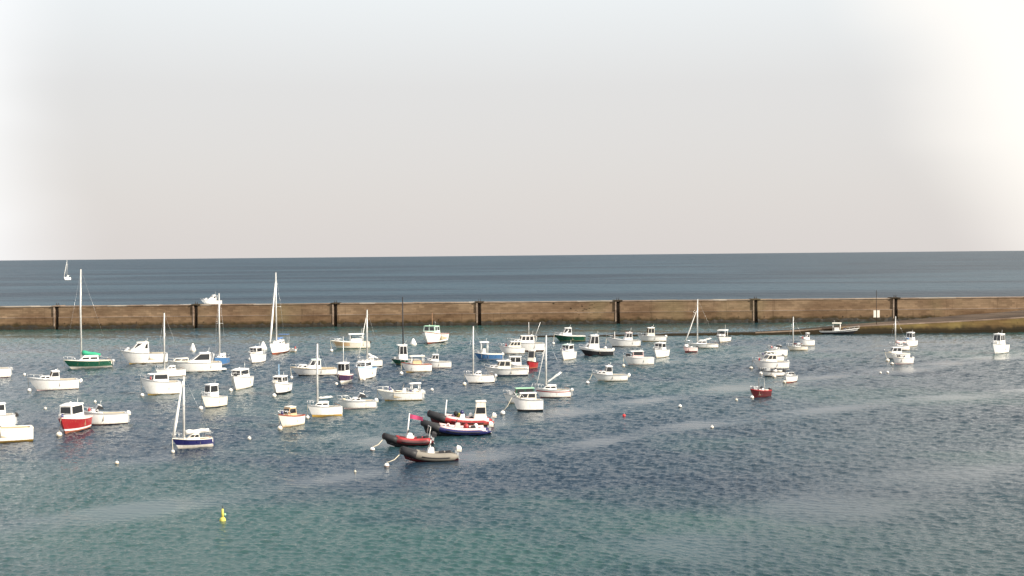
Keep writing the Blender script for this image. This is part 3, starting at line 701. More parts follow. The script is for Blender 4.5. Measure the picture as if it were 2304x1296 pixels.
def rib(x0, x1, yb, label, phi=10, tube='red', low='dark', cone='dark', rad=.26, mast=None, flag=False, shelter=False, buoy=None, eng='dark', cons='white', frame=False, patch=None, stores=(), top=None):
    L, c, rz, k = place(x0, x1, yb, phi, .38)
    Bm = L * .38; b = empty('inflatable_boat', c, rz, label, 'inflatable boat', GI)
    def path(q):                       # q 0 at the stern end, 1 at the bow point
        w = (Bm / 2 - rad) * (1 if q < .55 else math.cos((q - .55) / .45 * math.pi / 2) ** .75)
        return Vector((-L / 2 + L * q - rad * .4 * q, w, (.34 + .85 * max(0, q - .3) ** 2 / .49 * (L / 6))))
    for sg in (1, -1):
        pts = []; rs = []
        for i in range(13):
            p = path(i / 12); pts.append((p.x, sg * p.y, p.z)); rs.append(rad * (.18 if i == 0 else .85 if i == 1 else 1.0))
        t = MB().tube(pts, rs, 10); to = t.build('side_tube', C_(tube), b)
        cp = MB().tube(pts[9:], [r * 1.03 for r in rs[9:]], 10); cp.build('bow_cone', C_(cone), to)
        bs = MB().tube([(p[0], p[1] + sg * rad * .99, p[2] - .02) for p in pts[2:9]], .05, 5); bs.build('rubbing_strake', C_('dark' if tube != 'dark' else 'grey'), to)
        if top:
            MB().tube([(p[0], p[1], p[2] + rad * .42) for p in pts[1:10]], rad * .80, 8).build('tube_top', C_(top), to)
        if patch:
            for i in (3, 5, 7): MB().tube([pts[i], tuple((Vector(pts[i]) * .55 + Vector(pts[i + 1]) * .45))], rad * 1.02, 10, False).build('tube_patch', C_(patch), to)
    m = MB(); vs = []
    for i in range(11):
        q = i / 10; p = path(q); w = max(.03, p.y); z = p.z - rad * .5
        vs += [(p.x, w, z), (p.x - .3 * q, w * .7, -.1 + .35 * q ** 4), (p.x - .3 * q, 0, -.32 + .6 * q ** 4), (p.x - .3 * q, -w * .7, -.1 + .35 * q ** 4), (p.x, -w, z)]
    fs = [(i * 5 + j, i * 5 + j + 1, (i + 1) * 5 + j + 1, (i + 1) * 5 + j) for i in range(10) for j in range(4)] + [(0, 4, 3, 2, 1)]
    m.add(vs, fs).build('hull', C_(low), b)
    vs = []
    for i in range(9):
        p = path(.02 + .86 * i / 8); vs += [(p.x, p.y, .3), (p.x, -p.y, .3)]
    MB().add(vs, [(2 * i, 2 * i + 1, 2 * i + 3, 2 * i + 2) for i in range(8)]).build('floor', C_('grey'), b)
    xc = -.02 * L
    cn = MB().hexa([(xc - .35, -.36, .3), (xc + .4, -.36, .3), (xc + .4, .36, .3), (xc - .35, .36, .3)], [(xc - .3, -.3, 1.15), (xc + .12, -.3, 1.2), (xc + .12, .3, 1.2), (xc - .3, .3, 1.15)]).build('console', C_(cons), b)
    MB().panel(((xc + .12, -.3, 1.18), (xc + .12, .3, 1.18), (xc - .05, .27, 1.55), (xc - .05, -.27, 1.55)), 0, 1, 0, 1, .012).build('windscreen', GLASS, cn)
    MB().lathe([(.17, -.02), (.19, 0), (.17, .02)], 10, (xc - .42, 0, 1.05), 'x').build('steering_wheel', RUBBER, cn)
    for xs in (xc - 1.0, xc - 1.6): MB().hexa([(xs - .22, -.25, .3), (xs + .22, -.25, .3), (xs + .22, .25, .3), (xs - .22, .25, .3)], [(xs - .2, -.2, .85), (xs + .2, -.2, .8), (xs + .2, .2, .8), (xs - .2, .2, .85)]).build('seat', C_('dark'), b)
    outboard(b, -L / 2 - .05, .72, eng, 1.15, -.15)
    if frame:
        MB().tube([(-L / 2 + .5, -Bm * .34, .45), (-L / 2 + .3, -Bm * .3, 1.75), (-L / 2 + .3, Bm * .3, 1.75), (-L / 2 + .5, Bm * .34, .45)], .045, 6).build('roll_bar', ALU, b)
    if mast:
        f, hp, r_ = mast; xm = L / 2 - f * L
        MB().tube([(xm, .0, .3), (xm - .12 * hp * k, 0, .3 + hp * k)], [r_, r_ * .7], 6).build('pole', C_('white'), b)
        if flag:
            fl = MB(); vs = []; zf = .3 + hp * k; xf = xm - .12 * hp * k
            for i in range(7):
                o = .13 * math.sin(i * 1.3); vs += [(xf - .21 * i, o, zf - .05 - .06 * i), (xf - .21 * i, o, zf - .47 - .05 * i)]
            fl.add(vs, [(2 * i, 2 * i + 1, 2 * i + 3, 2 * i + 2) for i in range(6)], True).build('flag', C_('flagred'), b)
    if shelter:
        xs = -L * .30
        cabin(b, xs - .65, xs + .75, .55, .5, .32, 2.15, C_('cream'), C_('cream'), rf=.18, ra=.05, nside=1, nfront=1, v0=.42, v1=.72)
    for (xx, yy, zz, rr, cc, nm) in stores:
        MB().sphere((xx * L, yy, zz), rr, 8, 1.2).build(nm, C_(cc), b)
    if buoy:
        bp = b.matrix_basis.inverted() @ pix(*buoy); p = path(1)
        MB().tube([(p.x, 0, p.z - .2), ((p.x + bp.x) / 2, bp.y * .5, .3), (bp.x, bp.y, .15)], .035, 5).build('mooring_line', C_('rope'), b)
    return b

def buoy(x, y, rp, label, col='white', col2=None):
    k = ppm(x, y); r = rp * k * .72
    p = pix(x, y + rp * .6)
    o = empty('mooring_buoy', (p.x, p.y, 0), rnd.uniform(0, 6), label, 'buoy', GB)
    MB().sphere((0, 0, r * .55), r, 12).build('float', C_(col), o)
    if col2: MB().lathe([(r * .98, -r * .22), (r * 1.02, -r * .05), (r * .98, r * .12)], 12, (0, 0, r * .45)).build('band', C_(col2), o)
    MB().tube([(0, 0, r * 1.45), (-.06, 0, r * 1.45 + .12), (.06, 0, r * 1.45 + .12), (0.02, 0, r * 1.45)], .02, 5).build('ring', STEEL, o)
    return o
def cone_buoy(x, yb, wp, hp, label):
    k = ppm(x, yb); p = pix(x, yb); w = wp * k / 2; h = hp * k
    o = empty('cone_buoy', (p.x, p.y, 0), 0, label, 'buoy', 'white conical buoys among the moorings')
    MB().lathe([(w * .8, -.3), (w, .05), (w * .98, h * .18), (w * .66, h * .52), (w * .32, h * .85), (w * .14, h * .98)], 12).build('body', C_('white'), o)
    MB().tube([(0, 0, h * .95), (0, 0, h * 1.12)], .05, 5).build('top_pole', RUST, o)
    return o


# ------------------------------------------------------------------ the fleet, far to near
# out at sea
sailboat(143, 160, 630, 6, 'tiny white sailing boat far out on the open sea below the horizon', (151, 585), phi=35, hull='white', boot='navy', jib=.9, boom=(.4, 4, 4, .16), mastr=.16, jibr=.2, cabh=4, group=None)
motorboat(452, 499, 685, 9, 12, 'white motor cruiser passing outside the breakwater, half hidden by the wall top', phi=4, cab=(.30, .72), trunk=.14, hull='white', boot='dark', rakef=1.0, arch=True, group=None)
wk = MB(); p0 = pix(475, 685); kk = p0.y / F
for (a, b2, dy) in ((-95, 70, -1.5), (-60, 40, -4), (25, 75, -2.5), (-75, -30, 3)):
    vs = []; n = 14
    for i in range(n + 1):
        x = p0.x + (a + (b2 - a) * i / n) * kk; w = 1.1 * math.sin(math.pi * (i + .3) / (n + .6)) * rnd.uniform(.5, 1.3)
        vs += [(x, p0.y + dy - w, .03), (x, p0.y + dy + w, .05)]
    wk.add(vs, [(2 * i, 2 * i + 2, 2 * i + 3, 2 * i + 1) for i in range(n)])
tag(wk.build('wake_foam', pbr('foam', (.75, .77, .77), .9)), 'thin white wake foam around the cruiser outside the wall', 'foam', kind='stuff')

# row along the wall
motorboat(742, 832, 785, 15, 18, 'long tan boat with orange side panel and open wheelhouse frame close under the wall', phi=6, hull='cream', boot='teal', cab=(.50, .84), style='ttop', rub='cream', stripe=None, motor='dark', buoy=(746, 788), ant=14,
          extra=lambda b, h, k, zd, hc, X0, X1, wa, wf: (h.strip(.38, .92, 2, 8, .014, .52, .93, False).build('orange_panel', C_('orange'), b), MB().lathe([(.26, -.05), (.36, 0), (.26, .05)], 12, (X0 + .3, -wa * .9, zd + hc * .6)).build('lifebuoy', C_('white'), b)))
motorboat(942, 1008, 774, 20, 17, 'old white fishing boat with high bow, dark rail, brown bottom and green wheelhouse', phi=70, hull='white', boot='brownred', cab=(.26, .46), style='pilot', cabc='aquagreen', roofc='palegreen', rub='brownred', rakef=.1, name='fishing_boat', cat='fishing boat', br=.55, ratio=.4, rail=False,
          mast=(46, .55, .07, 'wood'), bootz=.22, extra=lambda b, h, k, zd, hc, X0, X1, wa, wf: (MB().box(X0 - 1.5, X0 - .35, -.55, .55, zd - .3, zd + hc * .95).build('casing', C_('white'), b), MB().tube([(X0 - 1.9, -.6, zd), (X0 - 1.9, -.6, zd + 1.1), (X0 - 1.9, .6, zd + 1.1), (X0 - 1.9, .6, zd)], .05, 5).build('gallows', RUST, b)))
motorboat(1245, 1318, 769, 13, 17, 'dark green hulled pilothouse boat near the awash slipway end', phi=8, hull='green', boot='dark', cab=(.24, .56), trunk=.14, rub='white', buoy=(1245, 771), deckc='white', rakef=.5, ant=8)
motorboat(1362, 1442, 781, 15, 17, 'white workboat with long low bow and small pinkish wheelhouse set far aft', phi=10, hull='white', boot='dark', cab=(.52, .76), cabc='white', roofc='pink', buoy=(1362, 781), ant=12, mast=(20, .75, .06, 'white'), br=.6)
motorboat(1432, 1499, 769, 12, 19, 'white boat with tall narrow cream wheelhouse amidships beside the thin slipway line', phi=12, hull='white', cab=(.34, .60), cabc='cream', motor='white', ant=8, rakef=.15)
motorboat(1609, 1644, 771, 12, 15, 'small round bowed white boat nose on with upright posts, in front of the slipway', phi=72, hull='white', boot='beige', cab=(.34, .62), style='ttop', ratio=.42, ant=0, rub='dark')
motorboat(1845, 1933, 753, 8, 17, 'long dark sided open launch with white gunwale lying against the slipway', phi=177, hull='dark', boot='dark', cab=(.48, .66), style='ttop', rub='white', ratio=.27, br=1.0, cabc='white', roofc='cream', stripe='white', motor='white', name='open_launch', cat='launch')
motorboat(2034, 2063, 781, 14, 18, 'small white boat with slim upright wheelhouse, hindmost of the right hand bunch', phi=70, cab=(.36, .64), rakef=.05, boot='beige', nside=2)
sailboat(2000, 2046, 789, 11, 'white sailing boat with pink boom cover behind the cruiser in the right hand bunch', (2014, 712), phi=18, boom=(.62, 6, 6, .22), cover='pink', boot='beige')
motorboat(1796, 1833, 779, 14, 15, 'small white motorboat with grey windscreen just behind the right hand mast', phi=25, cab=(.25, .66), boot='beige', deckc='cream', roofc='white', rakef=.6)
sailboat(1769, 1817, 789, 9, 'low cream sailing boat with bare mast, alone above the right cluster', (1784, 713), phi=15, hull='cream', boot='beige', stripe=None, boom=(.5, 5, 5, .13), cover='maroon')
motorboat(2227, 2268, 797, 20, 24, 'white pilothouse boat with dark bow shadow, last boat at the right edge', phi=68, cab=(.30, .64), boot='grey', motor='white', tilt=-.7, ant=10, buoy=(2240, 795), rakef=.2)

# second row
sailboat(598, 653, 798, 22, 'tall masted white cruising yacht with sun canopy and red waterline by the wall', (617, 613), phi=70, boot='red', jib=.88, jibr=.17, boom=(.42, 10, 10, .22), cover='bluecover', bootz=.3, bimini=True, mastr=.12, ratio=.32, cabh=8)
motorboat(652, 670, 792, 6, 4, 'little white tender floating behind the tall masted yacht', phi=165, style='open', rail=False, ratio=.42, boot='beige', name='tender', cat='dinghy', group=None, cab=(.4, .6))
sailboat(476, 518, 823, 17, 'small blue sided sailing boat with tall pale mast behind the big cruiser', (492, 660), phi=66, hull='blue', boot='white', cabh=6, mastr=.11, boom=(.5, 7, 7, .12), ratio=.36)
motorboat(272, 376, 819, 24, 23, 'white pilothouse cruiser with raked dark screen, biggest boat of the upper left', phi=7, cab=(.17, .60), trunk=.06, rakef=.85, ant=10, fend=(), arch=False, boot='ochre', roofc='cream', nside=2, buoy=(272, 817))
sailboat(145, 251, 829, 17, 'green hulled sailing boat with very tall mast and bright green boom cover', (184, 605), phi=5, hull='green', boot='white', boom=(.42, 15, 9, .34), cover='greencover', mastr=.115, rub='cream', cab=(.30, .72), cabh=11, buoy=(146, 828), ratio=.30, bootz=.26, motor='white')
motorboat(1066, 1131, 811, 14, 26, 'bright blue hulled boat with small white hardtop over its wheel', phi=8, hull='blue', boot='lightblue', style='ttop', cab=(.24, .48), rub='white', motor='white', deckc='cream')
motorboat(1140, 1226, 792, 20, 16, 'white trawler type boat with red waterline and two fishing rods standing up', phi=8, boot='red', cab=(.34, .72), trunk=.16, bootz=.26, rakef=.2, nside=3, arch=True, roofc='cream',
          extra=lambda b, h, k, zd, hc, X0, X1, wa, wf: [MB().tube([(X0 + .8 - i, (-.6, .6)[i], zd + hc * .9), (X0 + .8 - i * 2.0, (-.6, .6)[i], zd + hc + 2.5)], .04, 5).build('fishing_rod', C_('white'), b) for i in (0, 1)])
motorboat(1120, 1181, 797, 15, 13, 'white motorboat with low brown windowed cabin in front of the rods', phi=10, cab=(.34, .86), rakef=.7, boot='maroon', cabc='cream', nside=3)
motorboat(1300, 1381, 801, 14, 31, 'black hulled cruiser with tall white wheelhouse and white upper deck', phi=12, hull='dark', boot='maroon', cab=(.26, .58), rub='white', trunk=.16, rakef=.25, motor='white', fend=((.52, -1, 'white'),), br=.6, stripe=None,
          extra=lambda b, h, k, zd, hc, X0, X1, wa, wf: h.strip(.70, .98, 2, 14, .012, 0, 1, False).build('white_topside', C_('white'), b))
motorboat(1256, 1296, 811, 18, 16, 'stubby white boat with pale green roof, left of the black hulled cruiser', phi=68, cab=(.28, .74), roofc='aquagreen', boot='cream', ratio=.44, nside=1, cabc='white')
motorboat(1465, 1505, 806, 17, 16, 'white boat nose on with frame windows, right of the wide topped white motorboat', phi=68, cab=(.34, .66), boot='beige', ratio=.42, rakef=.1, nside=1, ant=6)
motorboat(1400, 1472, 822, 17, 14, 'white motorboat with pink tinged cabin sides and overhanging flat roof', phi=10, cab=(.30, .66), brow=.5, cabc='pink', buoy=(1403, 822), boot='pink', rakef=.1, nside=1, rub='white', ant=6)
sailboat(1538, 1616, 784, 10, 'white sailing yacht with sloping furled jib in front of the thin slipway line', (1569, 673), phi=8, jib=.76, boom=(.42, 3, 12, .12), boot='dark', cabh=8, mastr=.10)
motorboat(1534, 1570, 794, 12, 5, 'little pale pink open boat with dark red bottom below the furled jib', phi=28, hull='pink', boot='maroon', style='console', cabc='white', rail=False, name='open_boat', cat='dinghy', group=None, cab=(.35, .6), motor='dark', bootz=.32)

# around the centre
motorboat(555, 597, 818, 19, 16, 'small white boat with flat roofed box cabin, left of the tall masted yacht', phi=68, cab=(.26, .68), brow=.35, buoy=(562, 806), boot='dark', ratio=.42, rakef=.05, nside=1)
sailboat(802, 861, 826, 15, 'white sailing boat with dark waterline and drooping boom below the tan boat', (826, 697), phi=16, boot='dark', boom=(.48, 12, 2, .18), jib=.86, jibr=.05, cabh=6, mastr=.10)
motorboat(878, 946, 822, 12, 33, 'dark green fishing boat with tall white wheelhouse and dark mast', phi=12, hull='green', boot='dark', cab=(.26, .56), name='fishing_boat', cat='fishing boat', rakef=.05, brow=.45, nside=2, v0=.4, ratio=.4, mast=(142, .57, .12, 'dark'), buoy=(884, 815), rail=False, deckc='cream')
motorboat(952, 1016, 829, 15, 15, 'white pilothouse boat moored behind the white open backed launch with cream console', phi=8, cab=(.22, .54), trunk=.1, boot='pink', rakef=.5)
motorboat(900, 972, 838, 18, 18, 'white launch with cream canopied console and dark bow line', phi=12, style='ttop', cab=(.34, .74), roofc='cream', cabc='tan', boot='ochre', buoy=(903, 838), deckc='white', rub='brownred')
motorboat(376, 498, 838, 22, 21, 'large white sports cruiser with arched side window and stern platform', phi=5, cab=(.38, .80), rakef=1.35, trunk=.10, boot='pink', nside=1, arch=True, v0=.30, rub='grey', buoy=None, br=.3, deckc='cream',
          extra=lambda b, h, k, zd, hc, X0, X1, wa, wf: MB().box(-h.L / 2 - .8, -h.L / 2, -h.B * .36, h.B * .36, .22, .34).build('swim_platform', C_('white'), b))
sailboat(348, 418, 849, 17, 'white sailing boat with bow rail and low windowed cabin before the sports cruiser', (370, 704), phi=16, boot='cream', cabh=8, mastr=.10, boom=None)
motorboat(652, 758, 846, 16, 20, 'white hardtop cruiser with long bow and open windowed wheelhouse behind a mast', phi=6, cab=(.34, .66), trunk=.14, rakef=.7, boot='dark', buoy=(656, 847), nside=2, roofc='aquagreen', rub='beige')
motorboat(793, 846, 855, 24, 14, 'small white boat with two dark front windows and square bow on hull', phi=72, cab=(.22, .60), rub='lightblue', boot='cream', nside=1, buoy=(820, 852), deckc='lightblue', ratio=.42)
motorboat(754, 793, 863, 17, 28, 'purple black hulled boat with white box wheelhouse and thin pole mast', phi=72, hull='purple', boot='white', cab=(.26, .62), brow=.7, rakef=.0, nside=1, mast=(88, .5, .055, 'alu'), buoy=(757, 862), bootz=.3, rub='pink', ratio=.42, rail=False)
motorboat(1140, 1190, 841, 18, 19, 'white pilothouse boat half hidden behind the blue bottomed cabin boat', phi=10, cab=(.06, .66), rakef=.2, boot='dark', nside=2)
motorboat(1182, 1210, 831, 15, 26, 'red inflatable sided boat end on with pale upright windscreen panel', phi=70, hull='red', boot='maroon', style='pilot', cab=(.38, .60), cabc='cream', roofc='white', ratio=.5, nside=1, nfront=1, rakef=.25, rub='maroon', rail=False, motor='dark')
motorboat(1088, 1189, 848, 17, 18, 'white cabin boat with light blue bottom and flat hardtop over dark windows', phi=8, cab=(.28, .60), trunk=.1, brow=.5, boot='blue', rakef=.4, roofc='white', bootz=.25, cabc='cream')
sailboat(1042, 1114, 863, 18, 'small white sailing boat with bare slim mast and dark bow, centre of the harbour', (1064, 734), phi=14, boot='dark', cabh=8, mastr=.095, buoy=(1045, 862), cab=(.3, .56), motor='white')
motorboat(1330, 1413, 859, 15, 19, 'white boat with arched wheelhouse and raised outboard, nearest boat right of centre', phi=12, cab=(.34, .56), boot='beige', motor='white', tilt=-.8, ant=10, buoy=(1323, 859), rakef=.3, trunk=.12, nside=1)

# right cluster
motorboat(1725, 1772, 803, 16, 10, 'rearmost white cuddy boat of the right cluster', phi=32, style='cuddy', cab=(.2, .7), boot='cream')
motorboat(1702, 1764, 815, 13, 9, 'cream topped boat squeezed in behind the widest boat of the right cluster', phi=28, cab=(.2, .6), boot='cream', deckc='cream', rakef=.9, roofc='cream', motor='dark')
motorboat(1688, 1776, 832, 17, 15, 'widest white boat of the right cluster with grey shaded side', phi=26, cab=(.30, .64), rakef=.8, boot='grey', rub='grey', buoy=(1690, 826), style='pilot', motor='white', cabc='cream')
motorboat(1708, 1766, 848, 11, 9, 'low white open boat before the widest boat of the right cluster', phi=26, style='open', cab=(.4, .64), boot='dark', hull='white', rub='dark', buoy=(1712, 838), motor='dark')
motorboat(1760, 1793, 862, 14, 9, 'small white boat nose on, front right of the right cluster', phi=70, style='cuddy', cab=(.3, .7), boot='brownred', buoy=(1765, 857), ratio=.44, motor='grey')
motorboat(1682, 1737, 896, 16, 9, 'dark red boat with metal roll frame and black bow, alone on open water', phi=44, hull='maroon', boot='maroon', style='console', cab=(.34, .62), rub='red', buoy=(1692, 891), motor='dark', deckc='pink',
          extra=lambda b, h, k, zd, hc, X0, X1, wa, wf: MB().tube([(X0, -wa, zd), (X0 + .1, -wa, zd + 1.5), (X0 + .1, wa, zd + 1.5), (X0, wa, zd)], .05, 6).build('roll_frame', ALU, b))
motorboat(1988, 2047, 809, 13, 13, 'white cabin cruiser with oval side windows in the right hand bunch', phi=24, cab=(.20, .66), rakef=.6, boot='dark', buoy=(1997, 810), nside=2, rub='cream')
motorboat(2004, 2055, 820, 14, 5, 'low white open boat lying in front of the cabin cruiser in the right hand bunch', phi=30, style='open', cab=(.4, .62), boot='pink', rub='cream', motor='grey')

# left group
motorboat(-62, 21, 851, 22, 8, 'white hull reaching in at the left edge, upper of three cut off boats', phi=4, style='cuddy', cab=(.3, .6), boot='pink', motor='white')
motorboat(64, 175, 879, 24, 19, 'white speedboat with small helm shelter and outboard tilted off its stern', phi=6, style='pilot', cab=(.42, .62), boot='pink', motor='white', tilt=-1.1, buoy=(66, 876), rakef=.4, nside=1, ant=0, trunk=.22)
motorboat(316, 406, 889, 30, 17, 'stout white boat with deep hull and wheelhouse roof overhanging its windscreen', phi=8, cab=(.30, .70), brow=.8, rakef=.15, boot='ochre', buoy=(320, 887), nside=1, v0=.35, ratio=.42)
motorboat(513, 569, 878, 26, 18, 'white pilothouse boat with two dark front windows and twin aerials', phi=72, cab=(.20, .66), boot='cream', buoy=(519, 876), nside=1, ant=16, ratio=.42, rakef=.05, brow=.2, v0=.4)
motorboat(607, 656, 889, 22, 18, 'white fishing boat with square wheelhouse and thin pole, dark bow waterline', phi=72, name='fishing_boat', cat='fishing boat', cab=(.26, .60), boot='dark', buoy=(617, 888), nside=2, rakef=.0, ratio=.42, mast=(46, .62, .06, 'lightblue'), bootz=.24, v0=.38)
motorboat(445, 513, 919, 24, 28, 'beige white pilothouse boat with row of dark fenders along its after side', phi=46, hull='cream', boot='dark', cab=(.24, .60), buoy=(452, 916), nside=1, nfront=1, rakef=.1, ratio=.42, v0=.42, fend=((.06, -1, 'wood'), (.16, -1, 'wood'), (.26, -1, 'wood'), (.36, -1, 'wood')))
motorboat(757, 846, 921, 18, 17, 'white cuddy speedboat with pointed canopy behind the yellow bottomed sailing boat', phi=8, style='cuddy', cab=(.28, .74), boot='pink', stripe=None, motor='white', arch=False)
motorboat(912, 953, 899, 15, 21, 'white boat with hardtop shelter partly hidden by the long open launch', phi=20, style='ttop', cab=(.32, .80), boot='beige', motor='grey')
motorboat(847, 950, 903, 20, 17, 'long open white launch with pointed console hump amidships', phi=6, style='console', cab=(.36, .62), boot='ochre', buoy=(850, 901), motor='white', rub='cream')
sailboat(690, 770, 938, 23, 'white sailing boat with yellow ochre bottom and bare level boom', (714, 773), phi=10, boot='ochre', boom=(.46, 17, 20, .10), cabh=9, buoy=(692, 937), mastr=.10, bootz=.18, cab=(.18, .62))
sailboat(1202, 1285, 896, 19, 'white sailing boat with red and dark stripes and steeply raised boom', (1228, 754), phi=10, boot='maroon', boom=(.46, 14, 38, .09), stripe='red', cabh=9, motor='white', jib=.8, jibr=.03, mastr=.10, cab=(.2, .6))
motorboat(1130, 1206, 909, 18, 17, 'cream boat with green trimmed canopy, behind the white cabin boat', phi=10, style='pilot', cab=(.34, .96), cabc='green', roofc='palegreen', boot='beige', nside=2, rakef=.3)
motorboat(1150, 1223, 927, 27, 14, 'white cabin boat with dark waterline and stays at its bow, under the sailing boat', phi=12, cab=(.14, .78), boot='dark', cabc='cream', buoy=(1131, 928), nside=2, rakef=.7, bootz=.2, v0=.35)
motorboat(617, 688, 962, 24, 22, 'cream boat with tan canvas shelter and pale bow rail', phi=46, style='canopy', cab=(.26, .64), cabc='tan', roofc='cream', hull='cream', boot='tan', buoy=(630, 961), rub='brownred', ratio=.42)
motorboat(185, 286, 957, 26, 17, 'low white boat with grey windscreen lying behind the red hulled boat', phi=6, style='cuddy', cab=(.10, .46), boot='maroon', motor='white', ant=0)
motorboat(124, 203, 976, 30, 32, 'red hulled pilothouse boat with white cabin and white waterline', phi=66, hull='red', boot='red', cab=(.20, .62), buoy=(133, 975), nside=1, nfront=1, rakef=.05, ratio=.44, rub='pink', v0=.40, stripe=None, brow=.05,
          extra=lambda b, h, k, zd, hc, X0, X1, wa, wf: h.strip(.16, .28, 1, 14, .014, 0, 1, True).build('white_line', C_('white'), b))
motorboat(-46, 32, 963, 30, 24, 'white pilothouse boat cut off by the left edge above a rounded white hull', phi=6, cab=(.30, .74), boot='cream', motor='dark')
motorboat(-70, 71, 998, 33, 6, 'big rounded white hull with yellow waterline at the lower left edge', phi=4, style='cuddy', cab=(.2, .5), boot='ochre', bootz=.18, rub='cream')
sailboat(386, 481, 1009, 20, 'navy blue sailing dinghy with white furled jib and white rolled mainsail', (414, 846), phi=12, hull='navy', boot='white', jib=.93, jibr=.13, boom=(.66, 12, 15, .20), cabh=14, rub='cream', mastr=.085, buoy=(389, 1014), bootz=.26, cabc='cream',
         extra=lambda b, h, k, zd, zm, X: [MB().box(-.1 - i * .34, .12 - i * .34, h.pt(.5, .6, -1).y - .03, h.pt(.5, .6, -1).y + .1, .34, .34 + (.34, .2)[i]).build('hull_mark', C_('sail'), b) for i in (0, 1)])

# inflatables in front
rib(960, 1113, 960, 'red inflatable with cream wheelhouse aft, rearmost of the inflatables', phi=5, tube='red', low='maroon', cone='dark', rad=.36, shelter=True, mast=(.25, 52, .08), frame=False, eng='white', top='pink',
    stores=((.02, -.5, .95, .24, 'yellow', 'dry_bag'), (-.06, -.4, .9, .22, 'navy', 'dry_bag'), (.2, -1.15, .5, .22, 'white', 'fender'), (.02, -1.25, .45, .22, 'white', 'fender'), (-.28, -1.3, .45, .22, 'white', 'fender'), (.12, .2, .85, .25, 'purple', 'dry_bag'), (.07, -.2, 1.2, .24, 'dark', 'dry_bag'), (-.02, .1, 1.35, .22, 'navy', 'dry_bag'), (.32, .1, .9, .24, 'pink', 'dry_bag'), (-.16, -.3, 1.0, .22, 'white', 'dry_bag')))
rib(945, 1106, 982, 'pink and navy inflatable moored in front of the red one with wheelhouse', phi=5, tube='navy', low='dark', cone='dark', rad=.32, eng='white', cons='pink', top='pink', stores=((.3, -.9, .8, .25, 'white', 'fender'), (.1, -.9, .8, .22, 'pink', 'fender'), (-.15, .1, .8, .28, 'red', 'dry_bag'), (.18, .2, .75, .26, 'dark', 'dry_bag'), (-.3, -.3, .75, .24, 'white', 'dry_bag')))
rib(858, 978, 1006, 'dark red inflatable with black bow flying a red flag on a white pole', phi=10, tube='maroon', low='dark', cone='dark', rad=.30, mast=(.47, 66, .075), flag=True, buoy=(838, 1010), eng='dark', frame=True, top='red', stores=((-.1, -.35, .75, .2, 'white', 'dry_bag'), (.36, 0, .9, .14, 'white', 'fender')))  # red tube top is the highlight along the tube, painted as colour
rib(897, 1034, 1041, 'grey brown inflatable with white console and engine, nearest of the inflatables', phi=9, tube='hypalon', low='maroon', cone='dark', rad=.36, buoy=(870, 1045), eng='white', cons='white', mast=(.5, 40, .05), patch=None)

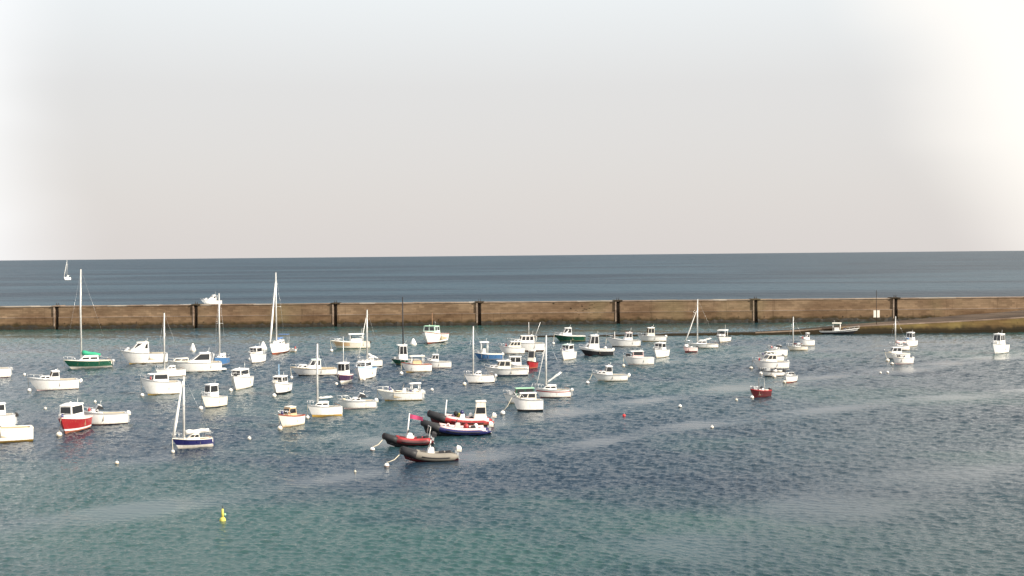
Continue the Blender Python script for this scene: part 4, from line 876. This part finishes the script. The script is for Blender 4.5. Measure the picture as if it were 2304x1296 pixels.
# conical buoys, mooring buoys
cone_buoy(592, 787, 18, 19, 'white conical buoy beside the tall masted yacht')
cone_buoy(434, 790, 15, 18, 'white conical buoy standing above the sports cruiser')
cone_buoy(930, 776, 15, 15, 'white conical buoy at the bow of the old fishing boat')
for (x, y, rp, l, c, c2) in (
    (102, 918, 4.5, 'small white buoy left of and above the red hulled boat', 'white', None),
    (214, 903, 4.5, 'small white buoy above the low white boat beside the red one', 'white', None),
    (55, 842, 4.5, 'small white buoy above the white speedboat on the far left', 'white', None),
    (561, 985, 6, 'white oval buoy alone right of the navy sailing dinghy', 'white', None),
    (263, 1040, 6, 'white and orange buoy alone in the lower left water', 'white', 'orange'),
    (799, 1060, 4, 'tiny pale buoy left of and below the nearest inflatable', 'cream', None),
    (838, 1010, 8, 'white mooring ball roped to the inflatable with the flag', 'white', 'maroon'),
    (870, 1046, 8.5, 'white mooring ball roped to the nearest grey brown inflatable', 'white', 'maroon'),
    (972, 876, 5, 'white buoy right of the boat with hardtop shelter', 'white', None),
    (1404, 934, 5, 'red buoy alone on the open water right of centre', 'redbuoy', None),
    (1530, 913, 6, 'round white buoy on open water right of the red one', 'white', 'grey'),
    (1602, 960, 5.5, 'white buoy lowest on the open water at right', 'white', None),
    (1657, 899, 4.5, 'small white buoy left of the dark red boat', 'cream', None),
    (1981, 838, 4, 'left one of two white buoys below the right hand bunch', 'white', None),
    (1997, 837, 4.5, 'right one of two white buoys below the right hand bunch', 'white', None),
    (1131, 928, 8, 'large grey white buoy at the bow of the cabin boat below the raised boom', 'white', 'grey'),
    (133, 976, 9, 'big cream ball at the bow of the red hulled boat', 'cream', None),
    (66, 877, 6, 'white ball at the bow of the white speedboat on the left', 'white', None),
    (320, 888, 6, 'white ball at the bow of the stout white boat', 'white', None),
    (452, 917, 7, 'white ball at the bow of the boat with dark fenders', 'white', None),
    (519, 877, 6, 'white ball at the bow of the boat with twin aerials', 'white', None),
    (617, 889, 7, 'white ball at the bow of the fishing boat with square wheelhouse', 'white', None),
    (630, 962, 8, 'cream ball at the bow of the tan canvas boat', 'cream', None),
    (389, 1015, 6, 'white ball at the bow of the navy sailing dinghy', 'white', None),
    (692, 938, 6, 'white ball at the bow of the yellow bottomed sailing boat', 'white', None),
    (562, 807, 5, 'white ball under the box cabin boat by the tall yacht', 'white', None),
    (656, 848, 5, 'white ball at the bow of the hardtop cruiser', 'white', None),
    (757, 863, 5, 'white ball at the bow of the purple black hulled boat', 'white', None),
    (819, 853, 5, 'white ball at the bow of the boat with two dark front windows', 'white', None),
    (903, 839, 6, 'grey white ball at the bow of the launch with cream canopy', 'white', 'grey'),
    (1045, 863, 6, 'cream ball at the bow of the small sailing boat in the centre', 'cream', None),
    (884, 816, 5.5, 'pale green white ball against the dark green fishing boat', 'aquagreen', None),
    (746, 788, 5, 'pale ball at the bow of the tan boat with orange panel', 'white', None),
    (1245, 772, 4.5, 'pale ball at the bow of the dark green pilothouse boat', 'white', 'grey'),
    (1362, 782, 5, 'white ball at the bow of the workboat with wheelhouse aft', 'white', None),
    (1403, 822, 5, 'cream ball at the bow of the flat roofed pinkish boat', 'cream', None),
    (1322, 860, 6, 'white and navy ball before the boat with arched wheelhouse', 'white', 'navy'),
    (1690, 827, 6, 'cream ball at the bow of the widest boat in the right cluster', 'cream', 'dark'),
    (1712, 839, 6, 'white ball at the bow of the low open boat in the right cluster', 'white', None),
    (1742, 846, 6, 'cream ball in the middle of the right cluster front', 'cream', None),
    (1765, 858, 6, 'cream ball at the bow of the nose on boat in the right cluster', 'cream', None),
    (1692, 893, 6, 'white ball at the black bow of the dark red boat', 'white', None),
    (1997, 810, 6, 'cream ball at the bow of the cruiser with oval windows', 'cream', None),
    (2007, 818, 5, 'second cream ball, under the cruiser with oval windows', 'cream', 'dark'),
    (1468, 806, 5, 'white ball before the nose on boat with frame windows', 'white', None),
):
    buoy(x, y, rp, l, c, c2)
# yellow mark nearest the camera
p = pix(501, 1172); k = p.y / F
yb = empty('marker_buoy', (p.x, p.y, 0), .6, 'slim yellow marker buoy alone in the green foreground water', 'buoy')
MB().lathe([(.08, -.3), (.19, -.1), (.22, .04), (.19, .17), (.10, .26)], 12).build('float', C_('yellow'), yb)
MB().lathe([(.085, .22), (.10, .5), (.085, .78), (.04, .84)], 10).build('post', C_('yellow'), yb)
MB().tube([(0, 0, .82), (0, 0, 1.05)], .02, 5).build('staff', RUST, yb)
MB().sphere((.17, .0, .42), .09, 8).build('side_float', C_('palegreen'), yb)
